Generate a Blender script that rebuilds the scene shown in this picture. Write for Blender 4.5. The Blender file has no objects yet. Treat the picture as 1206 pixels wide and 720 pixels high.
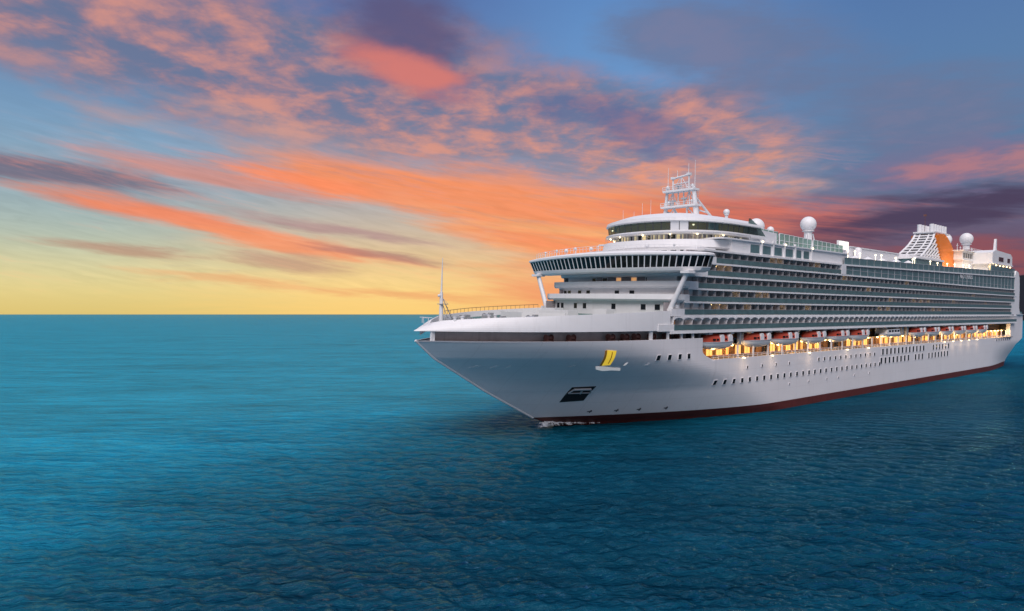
import bpy, bmesh, math, random
import numpy as np
from mathutils import Vector, Matrix
random.seed(7)
R = math.radians
scn = bpy.context.scene
COL = scn.collection

# ------------------------------------------------------------------ camera
cam_d = bpy.data.cameras.new("camera")
cam = bpy.data.objects.new("camera", cam_d)
COL.objects.link(cam)
cam.location = (0, 0, 21.6)
cam.rotation_euler = (R(90), 0, 0)
cam_d.sensor_width = 36
cam_d.lens = 24.85
cam_d.shift_y = 0.0085
cam_d.clip_start = 0.5
cam_d.clip_end = 200000
scn.camera = cam
vs = scn.view_settings
vs.view_transform = 'Standard'
vs.look = 'None'
vs.exposure = 0
vs.gamma = 1
vs.use_curve_mapping = False
scn.cycles.use_denoising = True
scn.cycles.max_bounces = 6

# ------------------------------------------------------------------ node expression helper
class X:
    """a scalar or vector socket with arithmetic"""
    nt = None
    def __init__(s, sock): s.k = sock
    @staticmethod
    def m(op, *a, clamp=False):
        n = X.nt.nodes.new('ShaderNodeMath'); n.operation = op; n.use_clamp = clamp
        for i, v in enumerate(a):
            if isinstance(v, X): X.nt.links.new(v.k, n.inputs[i])
            else: n.inputs[i].default_value = v
        return X(n.outputs[0])
    def __add__(s, o): return X.m('ADD', s, o)
    __radd__ = __add__
    def __sub__(s, o): return X.m('SUBTRACT', s, o)
    def __rsub__(s, o): return X.m('SUBTRACT', o, s)
    def __mul__(s, o): return X.m('MULTIPLY', s, o)
    __rmul__ = __mul__
    def __truediv__(s, o): return X.m('DIVIDE', s, o)
    def __rtruediv__(s, o): return X.m('DIVIDE', o, s)
    def __neg__(s): return X.m('MULTIPLY', s, -1.0)
    def __pow__(s, o): return X.m('POWER', s, o)

def sstep(v, a, b):
    n = X.nt.nodes.new('ShaderNodeMapRange'); n.interpolation_type = 'SMOOTHSTEP'
    X.nt.links.new(v.k, n.inputs[0])
    n.inputs[1].default_value = a; n.inputs[2].default_value = b
    return X(n.outputs[0])
def comb(x, y, z):
    n = X.nt.nodes.new('ShaderNodeCombineXYZ')
    for i, v in enumerate((x, y, z)):
        if isinstance(v, X): X.nt.links.new(v.k, n.inputs[i])
        else: n.inputs[i].default_value = v
    return X(n.outputs[0])
def sep(v):
    n = X.nt.nodes.new('ShaderNodeSeparateXYZ'); X.nt.links.new(v.k, n.inputs[0])
    return [X(o) for o in n.outputs]
def noise(v, scale=1.0, detail=5, rough=.55, dist=0.0, col=False):
    n = X.nt.nodes.new('ShaderNodeTexNoise')
    if v is not None: X.nt.links.new(v.k, n.inputs['Vector'])
    n.inputs['Scale'].default_value = scale; n.inputs['Detail'].default_value = detail
    n.inputs['Roughness'].default_value = rough; n.inputs['Distortion'].default_value = dist
    return X(n.outputs['Color' if col else 'Fac'])
def mixc(f, a, b):
    n = X.nt.nodes.new('ShaderNodeMix'); n.data_type = 'RGBA'; n.clamp_factor = True
    for i, v in ((0, f), (6, a), (7, b)):
        if isinstance(v, X): X.nt.links.new(v.k, n.inputs[i])
        else: n.inputs[i].default_value = v if i == 0 else (*v, 1)
    return X(n.outputs[2])
def vmul(c, f):
    n = X.nt.nodes.new('ShaderNodeVectorMath'); n.operation = 'SCALE'
    X.nt.links.new(c.k, n.inputs[0])
    if isinstance(f, X): X.nt.links.new(f.k, n.inputs['Scale'])
    else: n.inputs['Scale'].default_value = f
    return X(n.outputs[0])
def vadd(a, b):
    n = X.nt.nodes.new('ShaderNodeVectorMath'); n.operation = 'ADD'
    X.nt.links.new(a.k, n.inputs[0]); X.nt.links.new(b.k, n.inputs[1])
    return X(n.outputs[0])
def gauss(U, V, u, v, su, sv, rot=0.0):
    """soft elliptical patch of the sky around azimuth u, elevation v (degrees)"""
    c, s_ = math.cos(R(rot)), math.sin(R(rot))
    du, dv = U - u, V - v
    a = (du * c + dv * s_) * (1 / su); b = (dv * c - du * s_) * (1 / sv)
    return X.m('EXPONENT', -(a * a + b * b))
def lin(r, g, b):
    f = lambda v: (v / 255 / 12.92) if v <= 10 else ((v / 255 + .055) / 1.055) ** 2.4
    return (f(r), f(g), f(b))

# ------------------------------------------------------------------ sky
world = bpy.data.worlds.new("World")
scn.world = world
world.use_nodes = True
nt = world.node_tree
nt.nodes.clear()
X.nt = nt
SUN_AZ, SUN_EL = 192.0, 50.0         # after sunset the broad bright sky behind the camera is the main light
def build_sky():
    geo = X(nt.nodes.new('ShaderNodeTexCoord').outputs['Generated'])
    dx, dy, dz = sep(geo)
    U = X.m('ARCTAN2', dx, dy) * (180 / math.pi)
    V = X.m('ARCSINE', dz) * (180 / math.pi)
    # cloud-sheet coordinates: a flat sheet far above, so patterns shrink towards the horizon
    q = 1 / (X.m('MAXIMUM', dz, 0.0) + 0.07)
    P = comb(dx * q, dy * q, 0.0)
    wz = noise(P, 1.3, 4, .55, col=True)
    w1, w2, w3 = sep(wz)
    Uw = U + (w1 - .5) * 9.0
    Vw = V + (w2 - .5) * 3.2
    # clear sky behind the clouds: (azimuth, elevation, spread, spread, colour)
    def ramp(stops):
        n = nt.nodes.new('ShaderNodeValToRGB'); n.color_ramp.interpolation = 'B_SPLINE'
        nt.links.new((V * (1 / 40.0)).k, n.inputs[0])
        e = n.color_ramp.elements
        while len(e) < len(stops): e.new(.5)
        for el, (v, c) in zip(e, stops): el.position = v / 40.0
        for el, (v, c) in zip(e, stops): el.color = (*lin(*c), 1)
        return X(n.outputs[0])
    left = ramp([(0, (222, 192, 96)), (2.5, (238, 220, 146)), (5.5, (172, 190, 178)), (9, (146, 172, 188)), (13.5, (112, 158, 196)), (19, (84, 116, 166)), (25, (64, 94, 148)), (40, (62, 96, 156))])
    mid1 = ramp([(0, (255, 204, 98)), (2.5, (255, 216, 128)), (5.5, (222, 190, 150)), (9, (172, 176, 180)), (14, (124, 142, 178)), (20, (90, 122, 178)), (26, (70, 104, 166)), (40, (66, 104, 168))])
    mid2 = ramp([(0, (252, 162, 76)), (4, (242, 154, 96)), (9, (160, 150, 168)), (14, (104, 146, 194)), (20, (92, 146, 204)), (26, (76, 128, 192)), (40, (66, 108, 176))])
    right = ramp([(0, (112, 60, 68)), (4, (112, 70, 92)), (9, (88, 112, 148)), (14, (86, 128, 170)), (20, (78, 120, 174)), (26, (66, 106, 166)), (40, (66, 104, 168))])
    clear = mixc(sstep(Uw, -32, -10), left, mid1)
    clear = mixc(sstep(Uw, -9, 9), clear, mid2)
    clear = mixc(sstep(Uw, 8, 30), clear, right)
    # long thin streaks, tilted a little downwards to the right
    St = comb((U + V * 1.0) * .045, (V + U * .16) * .55, 0.5)
    stk = noise(St, 1.0, 5, .6, .4)
    St2 = comb((U - V * 1.0) * .05, (V + U * .13) * .8, 8.5)
    stk2 = noise(St2, 1.0, 5, .6, .3)
    St3 = comb((U + V * .6) * .16, (V + U * .15) * 1.9, 2.5)
    stk3 = noise(St3, 1.0, 7, .68, .5)
    ck = noise(comb((U + V * .7) * .34, (V + U * .16) * 2.2, 6.5), 1.0, 7, .62, .5)
    fl = noise(P, 5.0, 6, .6)
    # ---- high mottled cloud band running down to the right
    fine = noise(comb(dx * q * 1.0, dy * q * .8, 3.1), 7.0, 6, .56, .2)
    mid = noise(comb(dx * q, dy * q * .8, 1.7), 2.6, 5, .55)
    d1 = Vw - (15.2 - Uw * 0.17)
    band = X.m('EXPONENT', -(d1 * d1) * (1 / 22.0)) * (1 - sstep(U, 14, 30))
    haze = sstep(band * 1.1 + (mid - .5) * 1.3, .18, .75)
    col = mixc(haze * .85, clear, mixc(sstep(V, 6, 17), lin(172, 158, 168), lin(104, 116, 150)))
    fine2 = noise(P, 21.0, 4, .6)
    tuft = sstep(fine * .66 + mid * .46 + fine2 * .10, .50, .80) * sstep(band + (mid - .5) * .7, .14, .8)
    warm = mixc(sstep(V, 5, 17), lin(246, 150, 92), lin(222, 144, 124))
    col = mixc(tuft * .85, col, warm)
    # thin peach veil over the pale blue gap at the left
    veil = sstep(stk * .6 + mid * .5, .48, .72) * gauss(Uw, Vw, -24, 12.5, 13, 3.2, -6)
    col = mixc(veil * .6, col, lin(196, 164, 160))
    # ---- the broad orange sheet low in the middle
    sheet = gauss(Uw, Vw, 0, 9.0, 12, 2.5, -9) + gauss(Uw, Vw, 4, 5.4, 9, 2.8, -6) * .8 + gauss(Uw, Vw, 16, 7.0, 9, 3.2, -8) * .9 + gauss(Uw, Vw, -13, 10.4, 9, 1.5, -9) * .9
    sheetm = sstep(sheet + (stk - .5) * 1.5 + (stk3 - .5) * .9, .12, 1.05) * sstep(sheet, .03, .35)
    col = mixc(sheetm * .95, col, mixc(sstep(stk2 * .7 + stk3 * .3, .40, .62), lin(250, 136, 66), mixc(sstep(V, 4, 12), lin(252, 170, 88), lin(236, 138, 96))))
    greys = sstep(stk3 * .6 + stk * .4, .50, .70) * sstep(sheet, .25, .7)
    col = mixc(greys * .65, col, lin(186, 140, 136))
    # ---- wisps low on the left: dull mauve tops, burning orange undersides
    def wisp(base, u, v, su, sv, rot, c, strength):
        g = gauss(Uw * .45 + U * .55, V + (w2 - .5) * .9, u, v, su, sv, rot)
        m = sstep(g + (stk - .5) * .8 + (stk2 - .5) * .5 + (stk3 - .5) * .9, .14, .98) * sstep(g, .03, .4) * strength
        return mixc(m, base, lin(*c))
    col = wisp(col, -34, 9.6, 9, 1.1, -3, (112, 100, 122), .85)
    col = wisp(col, -23, 10.2, 10, .9, -8, (222, 130, 104), .7)
    col = wisp(col, -17, 10.4, 8, .8, -9, (255, 130, 66), .9)
    col = wisp(col, -30, 7.9, 6, .7, -6, (178, 138, 136), .7)
    col = wisp(col, -26, 7.1, 9, .75, -8, (242, 126, 74), .95)
    col = wisp(col, -17, 5.3, 9, .7, -8, (250, 140, 80), .9)
    col = wisp(col, -14, 6.6, 9, .5, -7, (176, 134, 136), .75)
    col = wisp(col, -11, 4.7, 6, .45, -7, (170, 116, 112), .7)
    col = wisp(col, -29, 4.6, 6, .5, -4, (186, 132, 108), .7)
    col = wisp(col, -18, 3.9, 5, .8, -6, (184, 132, 116), .65)
    col = wisp(col, -21, 2.5, 9, .5, -5, (240, 166, 100), .7)
    col = wisp(col, -8, 1.5, 8, .45, -3, (240, 150, 84), .6)
    col = wisp(col, 4, 1.6, 6, 1.2, -3, (244, 140, 80), .6)
    low = (1 - sstep(V, 11, 16)) * sstep(V, .4, 3.0) * (1 - sstep(U, 22, 32) * .5)
    col = vmul(col, (ck - .5) * low * .40 + 1.0)
    col = mixc(sstep(ck * .5 + stk * .5, .52, .70) * low * .34, col, mixc(sstep(V, 2, 10), lin(238, 160, 104), lin(232, 136, 108)))
    # ---- one dark cloud high in the middle with a glowing red underside
    g1 = gauss(U + (w1 - .5) * 4, V + (w3 - .5) * 3, -8.6, 21.6, 6.0, 4.0, -14)
    col = mixc(sstep(g1 + (fl - .5) * .9, .12, .95) * sstep(g1, .03, .35) * .85, col, lin(92, 82, 122))
    g2 = gauss(U + (w1 - .5) * 4, V + (w3 - .5) * 2.2, -8.4, 18.9, 5.4, 1.5, -14)
    col = mixc(sstep(g2 + (fl - .5) * .9, .12, .95) * sstep(g2, .03, .35) * .95, col, lin(216, 114, 104))
    # ---- heavy red and plum cloud at the right
    g3 = gauss(Uw, Vw, 20, 7.0, 9, 2.4, -6)
    col = mixc(sstep(g3 + (stk - .5) * 1.2 + (ck - .5) * .6, .1, .8) * sstep(g3, .03, .35) * .85, col, mixc(sstep(stk2 * .6 + stk3 * .4, .40, .6), lin(216, 96, 70), lin(160, 84, 92)))
    g4 = gauss(Uw, Vw, 31, 6.9, 9, 1.5, 5)
    col = mixc(sstep(g4 + (stk2 - .5) * .8 + (stk3 - .5) * .8, .12, .9) * sstep(g4, .03, .35) * .95, col, lin(74, 58, 88))
    g6 = gauss(Uw, Vw, 34, 4.0, 7, 1.1, -4)
    col = mixc(sstep(g6 + (stk - .5) * 1.0 + (stk3 - .5) * .7, .25, .9) * sstep(g6, .03, .35) * .8, col, lin(150, 72, 78))
    g5 = gauss(Uw, Vw, 31, 10.6, 5.5, 2.6, 0)
    col = mixc(sstep(g5 + (fl - .5) * 1.2, .25, .8) * sstep(g5, .03, .35) * .55, col, lin(132, 110, 146))
    g7 = gauss(Uw, Vw, 31.5, 10.3, 3.8, 1.5, 0)
    col = mixc(sstep((g7 + gauss(Uw, Vw, 37, 10.5, 2.5, 2.0, 0)) * fine * 1.9 , .25, 1.1) * .6, col, lin(204, 122, 116))
    g8 = gauss(Uw, Vw, 21, 19.0, 9, 4.5, -10) + gauss(Uw, Vw, 31, 13.5, 8, 3.5, 10) + gauss(Uw, Vw, 12, 21.5, 6, 3, -10)
    col = mixc(sstep(g8 * (fl * .9 + mid * .7 + stk3 * .4 - .1), .35, 1.0) * .75, col, lin(104, 116, 152))
    col = mixc(sstep(g8 * (fine * .7 + fl * .4 + mid * .3), .62, 1.0) * .3, col, lin(138, 126, 154))
    g9 = gauss(Uw, Vw, 9, 14.6, 9, 1.8, -16)
    col = mixc(sstep(g9 + (fl - .5) * 1.2, .2, 1.0) * sstep(g9, .03, .35) * .6, col, lin(92, 98, 146))
    # ---- overhead and behind the camera: pale twilight, soft grey cloud
    back = mixc(sstep(V, 0, 60), lin(182, 154, 156), lin(200, 206, 226))
    bcl = noise(P, 1.6, 5, .55)
    back = mixc(sstep(bcl, .45, .68) * .5, back, lin(206, 204, 222))
    up = mixc(sstep(V, 24, 60), clear, lin(150, 178, 220))
    frontw = sstep(dy + X.m('MULTIPLY', dz, 0.0), -.1, .62)
    fv = 1 - sstep(V, 25, 42)
    front = mixc(fv, up, col)
    allc = mixc(frontw, vmul(back, BACK), front)
    sky = nt.nodes.new('ShaderNodeTexSky'); sky.sky_type = 'NISHITA'; sky.sun_disc = False
    sky.sun_elevation = R(SUN_EL); sky.sun_rotation = R(SUN_AZ)
    nis = vmul(X(sky.outputs[0]), 0.05)
    allc = vadd(vmul(allc, .97), vmul(nis, .03))
    hs = nt.nodes.new('ShaderNodeHueSaturation'); hs.inputs['Saturation'].default_value = .93; nt.links.new(allc.k, hs.inputs['Color'])
    bg = nt.nodes.new('ShaderNodeBackground')
    nt.links.new(hs.outputs[0], bg.inputs[0]); bg.inputs[1].default_value = 1.0
    out = nt.nodes.new('ShaderNodeOutputWorld'); nt.links.new(bg.outputs[0], out.inputs[0])
BACK = .55
build_sky()
sun_d = bpy.data.lights.new("sun", 'SUN')
sun_d.energy = 3.1; sun_d.angle = R(45); sun_d.color = (1.0, .91, .91)
sun = bpy.data.objects.new("sun", sun_d); COL.objects.link(sun)
sd = Vector((math.sin(R(SUN_AZ)) * math.cos(R(SUN_EL)), math.cos(R(SUN_AZ)) * math.cos(R(SUN_EL)), math.sin(R(SUN_EL))))
sun.rotation_euler = sd.to_track_quat('Z', 'Y').to_euler()
sun.location = sd * 400
world.cycles.sampling_method = 'MANUAL'
world.cycles.sample_map_resolution = 512

# ------------------------------------------------------------------ materials
def new_mat(name):
    m = bpy.data.materials.new(name); m.use_nodes = True
    X.nt = m.node_tree
    return m, m.node_tree.nodes['Principled BSDF']
def paint(name, c, rough=.45, var=.08, scale=.35, spec=.4, metal=0.0, streak=0.0, bump=0.0):
    """painted surface with faint weathering (world-scale blotches and vertical streaks)"""
    m, p = new_mat(name)
    co = X(m.node_tree.nodes.new('ShaderNodeTexCoord').outputs['Object'])
    x, y, z = sep(co)
    n1 = noise(co, scale, 5, .6)
    f = (n1 - .5) * (2 * var)
    if streak:
        n2 = noise(comb(x * 1.1, y * 1.1, z * .07), 1.0, 4, .6)
        f = f - sstep(n2, .52, .75) * streak
    base = mixc(1.0, c, c)
    colr = vmul(base, f + 1.0)
    m.node_tree.links.new(colr.k, p.inputs['Base Color'])
    p.inputs['Roughness'].default_value = rough
    p.inputs['Specular IOR Level'].default_value = spec
    p.inputs['Metallic'].default_value = metal
    if bump:
        b = m.node_tree.nodes.new('ShaderNodeBump'); b.inputs['Strength'].default_value = bump; b.inputs['Distance'].default_value = .05
        m.node_tree.links.new(noise(co, scale * 6, 4, .6).k, b.inputs['Height']); m.node_tree.links.new(b.outputs[0], p.inputs['Normal'])
    return m
def glow(name, c, strength):
    m, p = new_mat(name)
    p.inputs['Base Color'].default_value = (*c, 1)
    p.inputs['Emission Color'].default_value = (*c, 1)
    p.inputs['Emission Strength'].default_value = strength
    return m
def hull_paint():
    """white hull plating: faint plate seams, dull patches and thin rust weeps"""
    m, p = new_mat('hull white paint')
    co = X(m.node_tree.nodes.new('ShaderNodeTexCoord').outputs['Object'])
    x, y, z = sep(co)
    n1 = noise(co, .12, 5, .6)
    n2 = noise(comb(x * .9, y * .4, z * .05), 1.0, 4, .65)
    n3 = noise(comb(x * .16, y * .1, z * .3), 1.0, 3, .5)
    sx = X.m('PINGPONG', x, 4.5); sz = X.m('PINGPONG', z + .9, 1.35)
    seam = X.m('MINIMUM', sstep(sx, 0.0, .12), sstep(sz, 0.0, .06))
    k = (n1 - .5) * .10 + (n3 - .5) * .08 + .97 - sstep(n2, .55, .8) * .07 - (1 - seam) * .09
    c = vmul(mixc(1.0, (.76, .74, .755), (.76, .74, .755)), k)
    rust = sstep(noise(comb(x * .7, y * .3, z * .035), 1.6, 3, .6), .68, .82)
    c = mixc(rust * .35, c, (.38, .27, .2))
    m.node_tree.links.new(c.k, p.inputs['Base Color'])
    p.inputs['Roughness'].default_value = .45
    p.inputs['Specular IOR Level'].default_value = .22
    b = m.node_tree.nodes.new('ShaderNodeBump'); b.inputs['Strength'].default_value = .25; b.inputs['Distance'].default_value = .03
    m.node_tree.links.new(noise(co, .5, 2, .5).k, b.inputs['Height']); m.node_tree.links.new(b.outputs[0], p.inputs['Normal'])
    return m
M = dict(
    hull=hull_paint(),
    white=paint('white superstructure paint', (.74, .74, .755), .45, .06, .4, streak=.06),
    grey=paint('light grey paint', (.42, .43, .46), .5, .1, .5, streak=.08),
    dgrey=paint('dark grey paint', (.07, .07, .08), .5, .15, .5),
    black=paint('black recess', (.015, .015, .018), .6, .1, .5),
    boot=paint('dark red antifouling paint', (.10, .016, .012), .55, .3, .3, streak=.3),
    deck=paint('teak and grey deck', (.22, .17, .13), .7, .15, 1.0),
    green=paint('green deck coating', (.08, .16, .14), .6, .15, .6),
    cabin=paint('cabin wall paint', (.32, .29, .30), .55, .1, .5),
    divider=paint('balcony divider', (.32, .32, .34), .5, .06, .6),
    orange=paint('orange funnel paint', (.75, .20, .02), .45, .10, .3),
    red=paint('orange red canopy', (.50, .065, .03), .4, .12, .8),
    yellow=paint('yellow emblem paint', (.80, .56, .02), .45, .12, 1.2),
    amber=paint('amber emblem paint', (.72, .30, .03), .45, .08, .8),
    wood=paint('warm wood panelling', (.46, .22, .09), .5, .2, 1.5),
    steel=paint('galvanised steel', (.45, .46, .48), .35, .1, 1.2, metal=.4),
    rope=paint('red winch paint', (.16, .07, .06), .5, .15, 1.2),
    slot=paint('mooring deck paint', (.50, .44, .43), .6, .25, .8, streak=.2),
    rock=paint('dark wooded slope', (.018, .018, .026), .9, .4, .01),
    lamp=glow('warm lamp', (1.0, .66, .26), 9.0),
    lampw=glow('white deck lamp', (1.0, .84, .55), 3.2),
    cabinlit=glow('lit cabin window', (1.0, .50, .20), .5),
    loungewall=glow('lounge wall with painted lamp glow', (.50, .34, .18), .16),  # wall emission stands in for warm lamp light inside the lounge
    saloon=glow('lit saloon window', (1.0, .52, .14), 1.25),
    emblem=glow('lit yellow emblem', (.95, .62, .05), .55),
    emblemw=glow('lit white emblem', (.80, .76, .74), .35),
    screen=glow('bright screen', (1.0, .95, .82), 1.0),
    loungelit=glow('lit lounge interior', (.80, .68, .40), .30),
)
def glass(name, c, rough=.06, clear=0.0, spec=.5):
    m, p = new_mat(name)
    co = X(m.node_tree.nodes.new('ShaderNodeTexCoord').outputs['Object'])
    n = noise(co, .8, 3, .5)
    m.node_tree.links.new(vmul(mixc(1.0, c, c), n * .8 + .6).k, p.inputs['Base Color'])
    p.inputs['Roughness'].default_value = rough
    p.inputs['Specular IOR Level'].default_value = spec
    if clear:
        t = m.node_tree.nodes.new('ShaderNodeBsdfTransparent'); t.inputs[0].default_value = (.75, .9, .88, 1)
        mx = m.node_tree.nodes.new('ShaderNodeMixShader'); mx.inputs[0].default_value = clear
        m.node_tree.links.new(p.outputs[0], mx.inputs[1]); m.node_tree.links.new(t.outputs[0], mx.inputs[2])
        m.node_tree.links.new(mx.outputs[0], m.node_tree.nodes['Material Output'].inputs[0])
    return m
M['glass'] = glass('dark window glass', (.012, .017, .022), .12, 0, .25)
M['bridgeglass'] = glass('dark bridge glass', (.006, .008, .010), .05, 0, .35)
M['teal'] = glass('teal balustrade glass', (.095, .175, .185), .3, .12, .3)
M['panel'] = glass('teal glass panel', (.085, .165, .18), .3, 0, .3)
M['screenglass'] = glass('pale green windscreen glass', (.26, .42, .36), .15, .35)
M['emis_green'] = glass('lounge side glass', (.03, .055, .055), .1, .45)

# ------------------------------------------------------------------ mesh helpers
class MB:
    """collects shapes, then links them as ONE mesh object"""
    def __init__(s): s.v = []; s.f = []; s.mi = []; s.cur = 0; s.smooth = []
    def add(s, vs, fs, smooth=False):
        o = len(s.v); s.v += [tuple(v) for v in vs]
        for f in fs: s.f.append(tuple(i + o for i in f)); s.mi.append(s.cur); s.smooth.append(smooth)
        return s
    def box(s, x0, x1, y0, y1, z0, z1):
        v = [(x, y, z) for x in (x0, x1) for y in (y0, y1) for z in (z0, z1)]
        return s.add(v, [(0, 1, 3, 2), (4, 6, 7, 5), (0, 4, 5, 1), (2, 3, 7, 6), (0, 2, 6, 4), (1, 5, 7, 3)])
    def tube(s, p, q, r0, r1=None, n=8, cap=True):
        r1 = r0 if r1 is None else r1
        p, q = Vector(p), Vector(q); d = (q - p).normalized()
        a = d.orthogonal().normalized(); b = d.cross(a)
        v = []
        for c, r in ((p, r0), (q, r1)):
            for i in range(n):
                t = 2 * math.pi * i / n
                v.append(c + a * (r * math.cos(t)) + b * (r * math.sin(t)))
        f = [(i, (i + 1) % n, n + (i + 1) % n, n + i) for i in range(n)]
        s.add(v, f, True)
        if cap: s.add(v, [tuple(range(n))[::-1], tuple(range(n, 2 * n))])
        return s
    def path(s, pts, r, n=6):
        for p, q in zip(pts, pts[1:]): s.tube(p, q, r, n=n)
        return s
    def lathe(s, prof, c=(0, 0, 0), n=20):
        """profile of (radius, z) turned about a vertical axis"""
        v = []
        for r, z in prof:
            for i in range(n):
                t = 2 * math.pi * i / n
                v.append((c[0] + r * math.cos(t), c[1] + r * math.sin(t), c[2] + z))
        f = [(k * n + i, k * n + (i + 1) % n, (k + 1) * n + (i + 1) % n, (k + 1) * n + i) for k in range(len(prof) - 1) for i in range(n)]
        return s.add(v, f, True)
    def prism(s, poly, axis, lo, hi):
        """a 2D outline pushed along an axis: axis 'z' takes (x, y), axis 'y' takes (x, z), axis 'x' takes (y, z)"""
        n = len(poly)
        mk = {'z': lambda p, h: (p[0], p[1], h), 'y': lambda p, h: (p[0], h, p[1]), 'x': lambda p, h: (h, p[0], p[1])}[axis]
        v = [mk(p, lo) for p in poly] + [mk(p, hi) for p in poly]
        f = [tuple(range(n))[::-1], tuple(range(n, 2 * n))] + [(i, (i + 1) % n, n + (i + 1) % n, n + i) for i in range(n)]
        return s.add(v, f)
    def strip(s, a, b, smooth=False):
        """a skin between two polylines of equal length"""
        n = len(a)
        return s.add(list(a) + list(b), [(i, i + 1, n + i + 1, n + i) for i in range(n - 1)], smooth)
    def build(s, name, mats, parent=None, loc=None, fix=True):
        me = bpy.data.meshes.new(name); me.from_pydata(s.v, [], s.f)
        for m in (mats if isinstance(mats, (list, tuple)) else [mats]): me.materials.append(m)
        me.polygons.foreach_set('material_index', s.mi)
        me.polygons.foreach_set('use_smooth', s.smooth)
        if fix:
            bm = bmesh.new(); bm.from_mesh(me); bmesh.ops.recalc_face_normals(bm, faces=bm.faces); bm.to_mesh(me); bm.free()
        me.update()
        o = bpy.data.objects.new(name, me); COL.objects.link(o)
        if parent: o.parent = parent
        if loc is not None: o.location = loc
        return o
def empty(name, loc=(0, 0, 0), rot=(0, 0, 0), parent=None):
    o = bpy.data.objects.new(name, None); COL.objects.link(o); o.location = loc; o.rotation_euler = rot
    if parent: o.parent = parent
    return o
def tag(o, label=None, cat=None, group=None, kind=None):
    for k, v in (('label', label), ('category', cat), ('group', group), ('kind', kind)):
        if v: o[k] = v
    return o
def copy(o, parent=None, loc=None):
    c = o.copy(); COL.objects.link(c)
    if parent: c.parent = parent
    if loc is not None: c.location = loc
    return c

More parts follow.
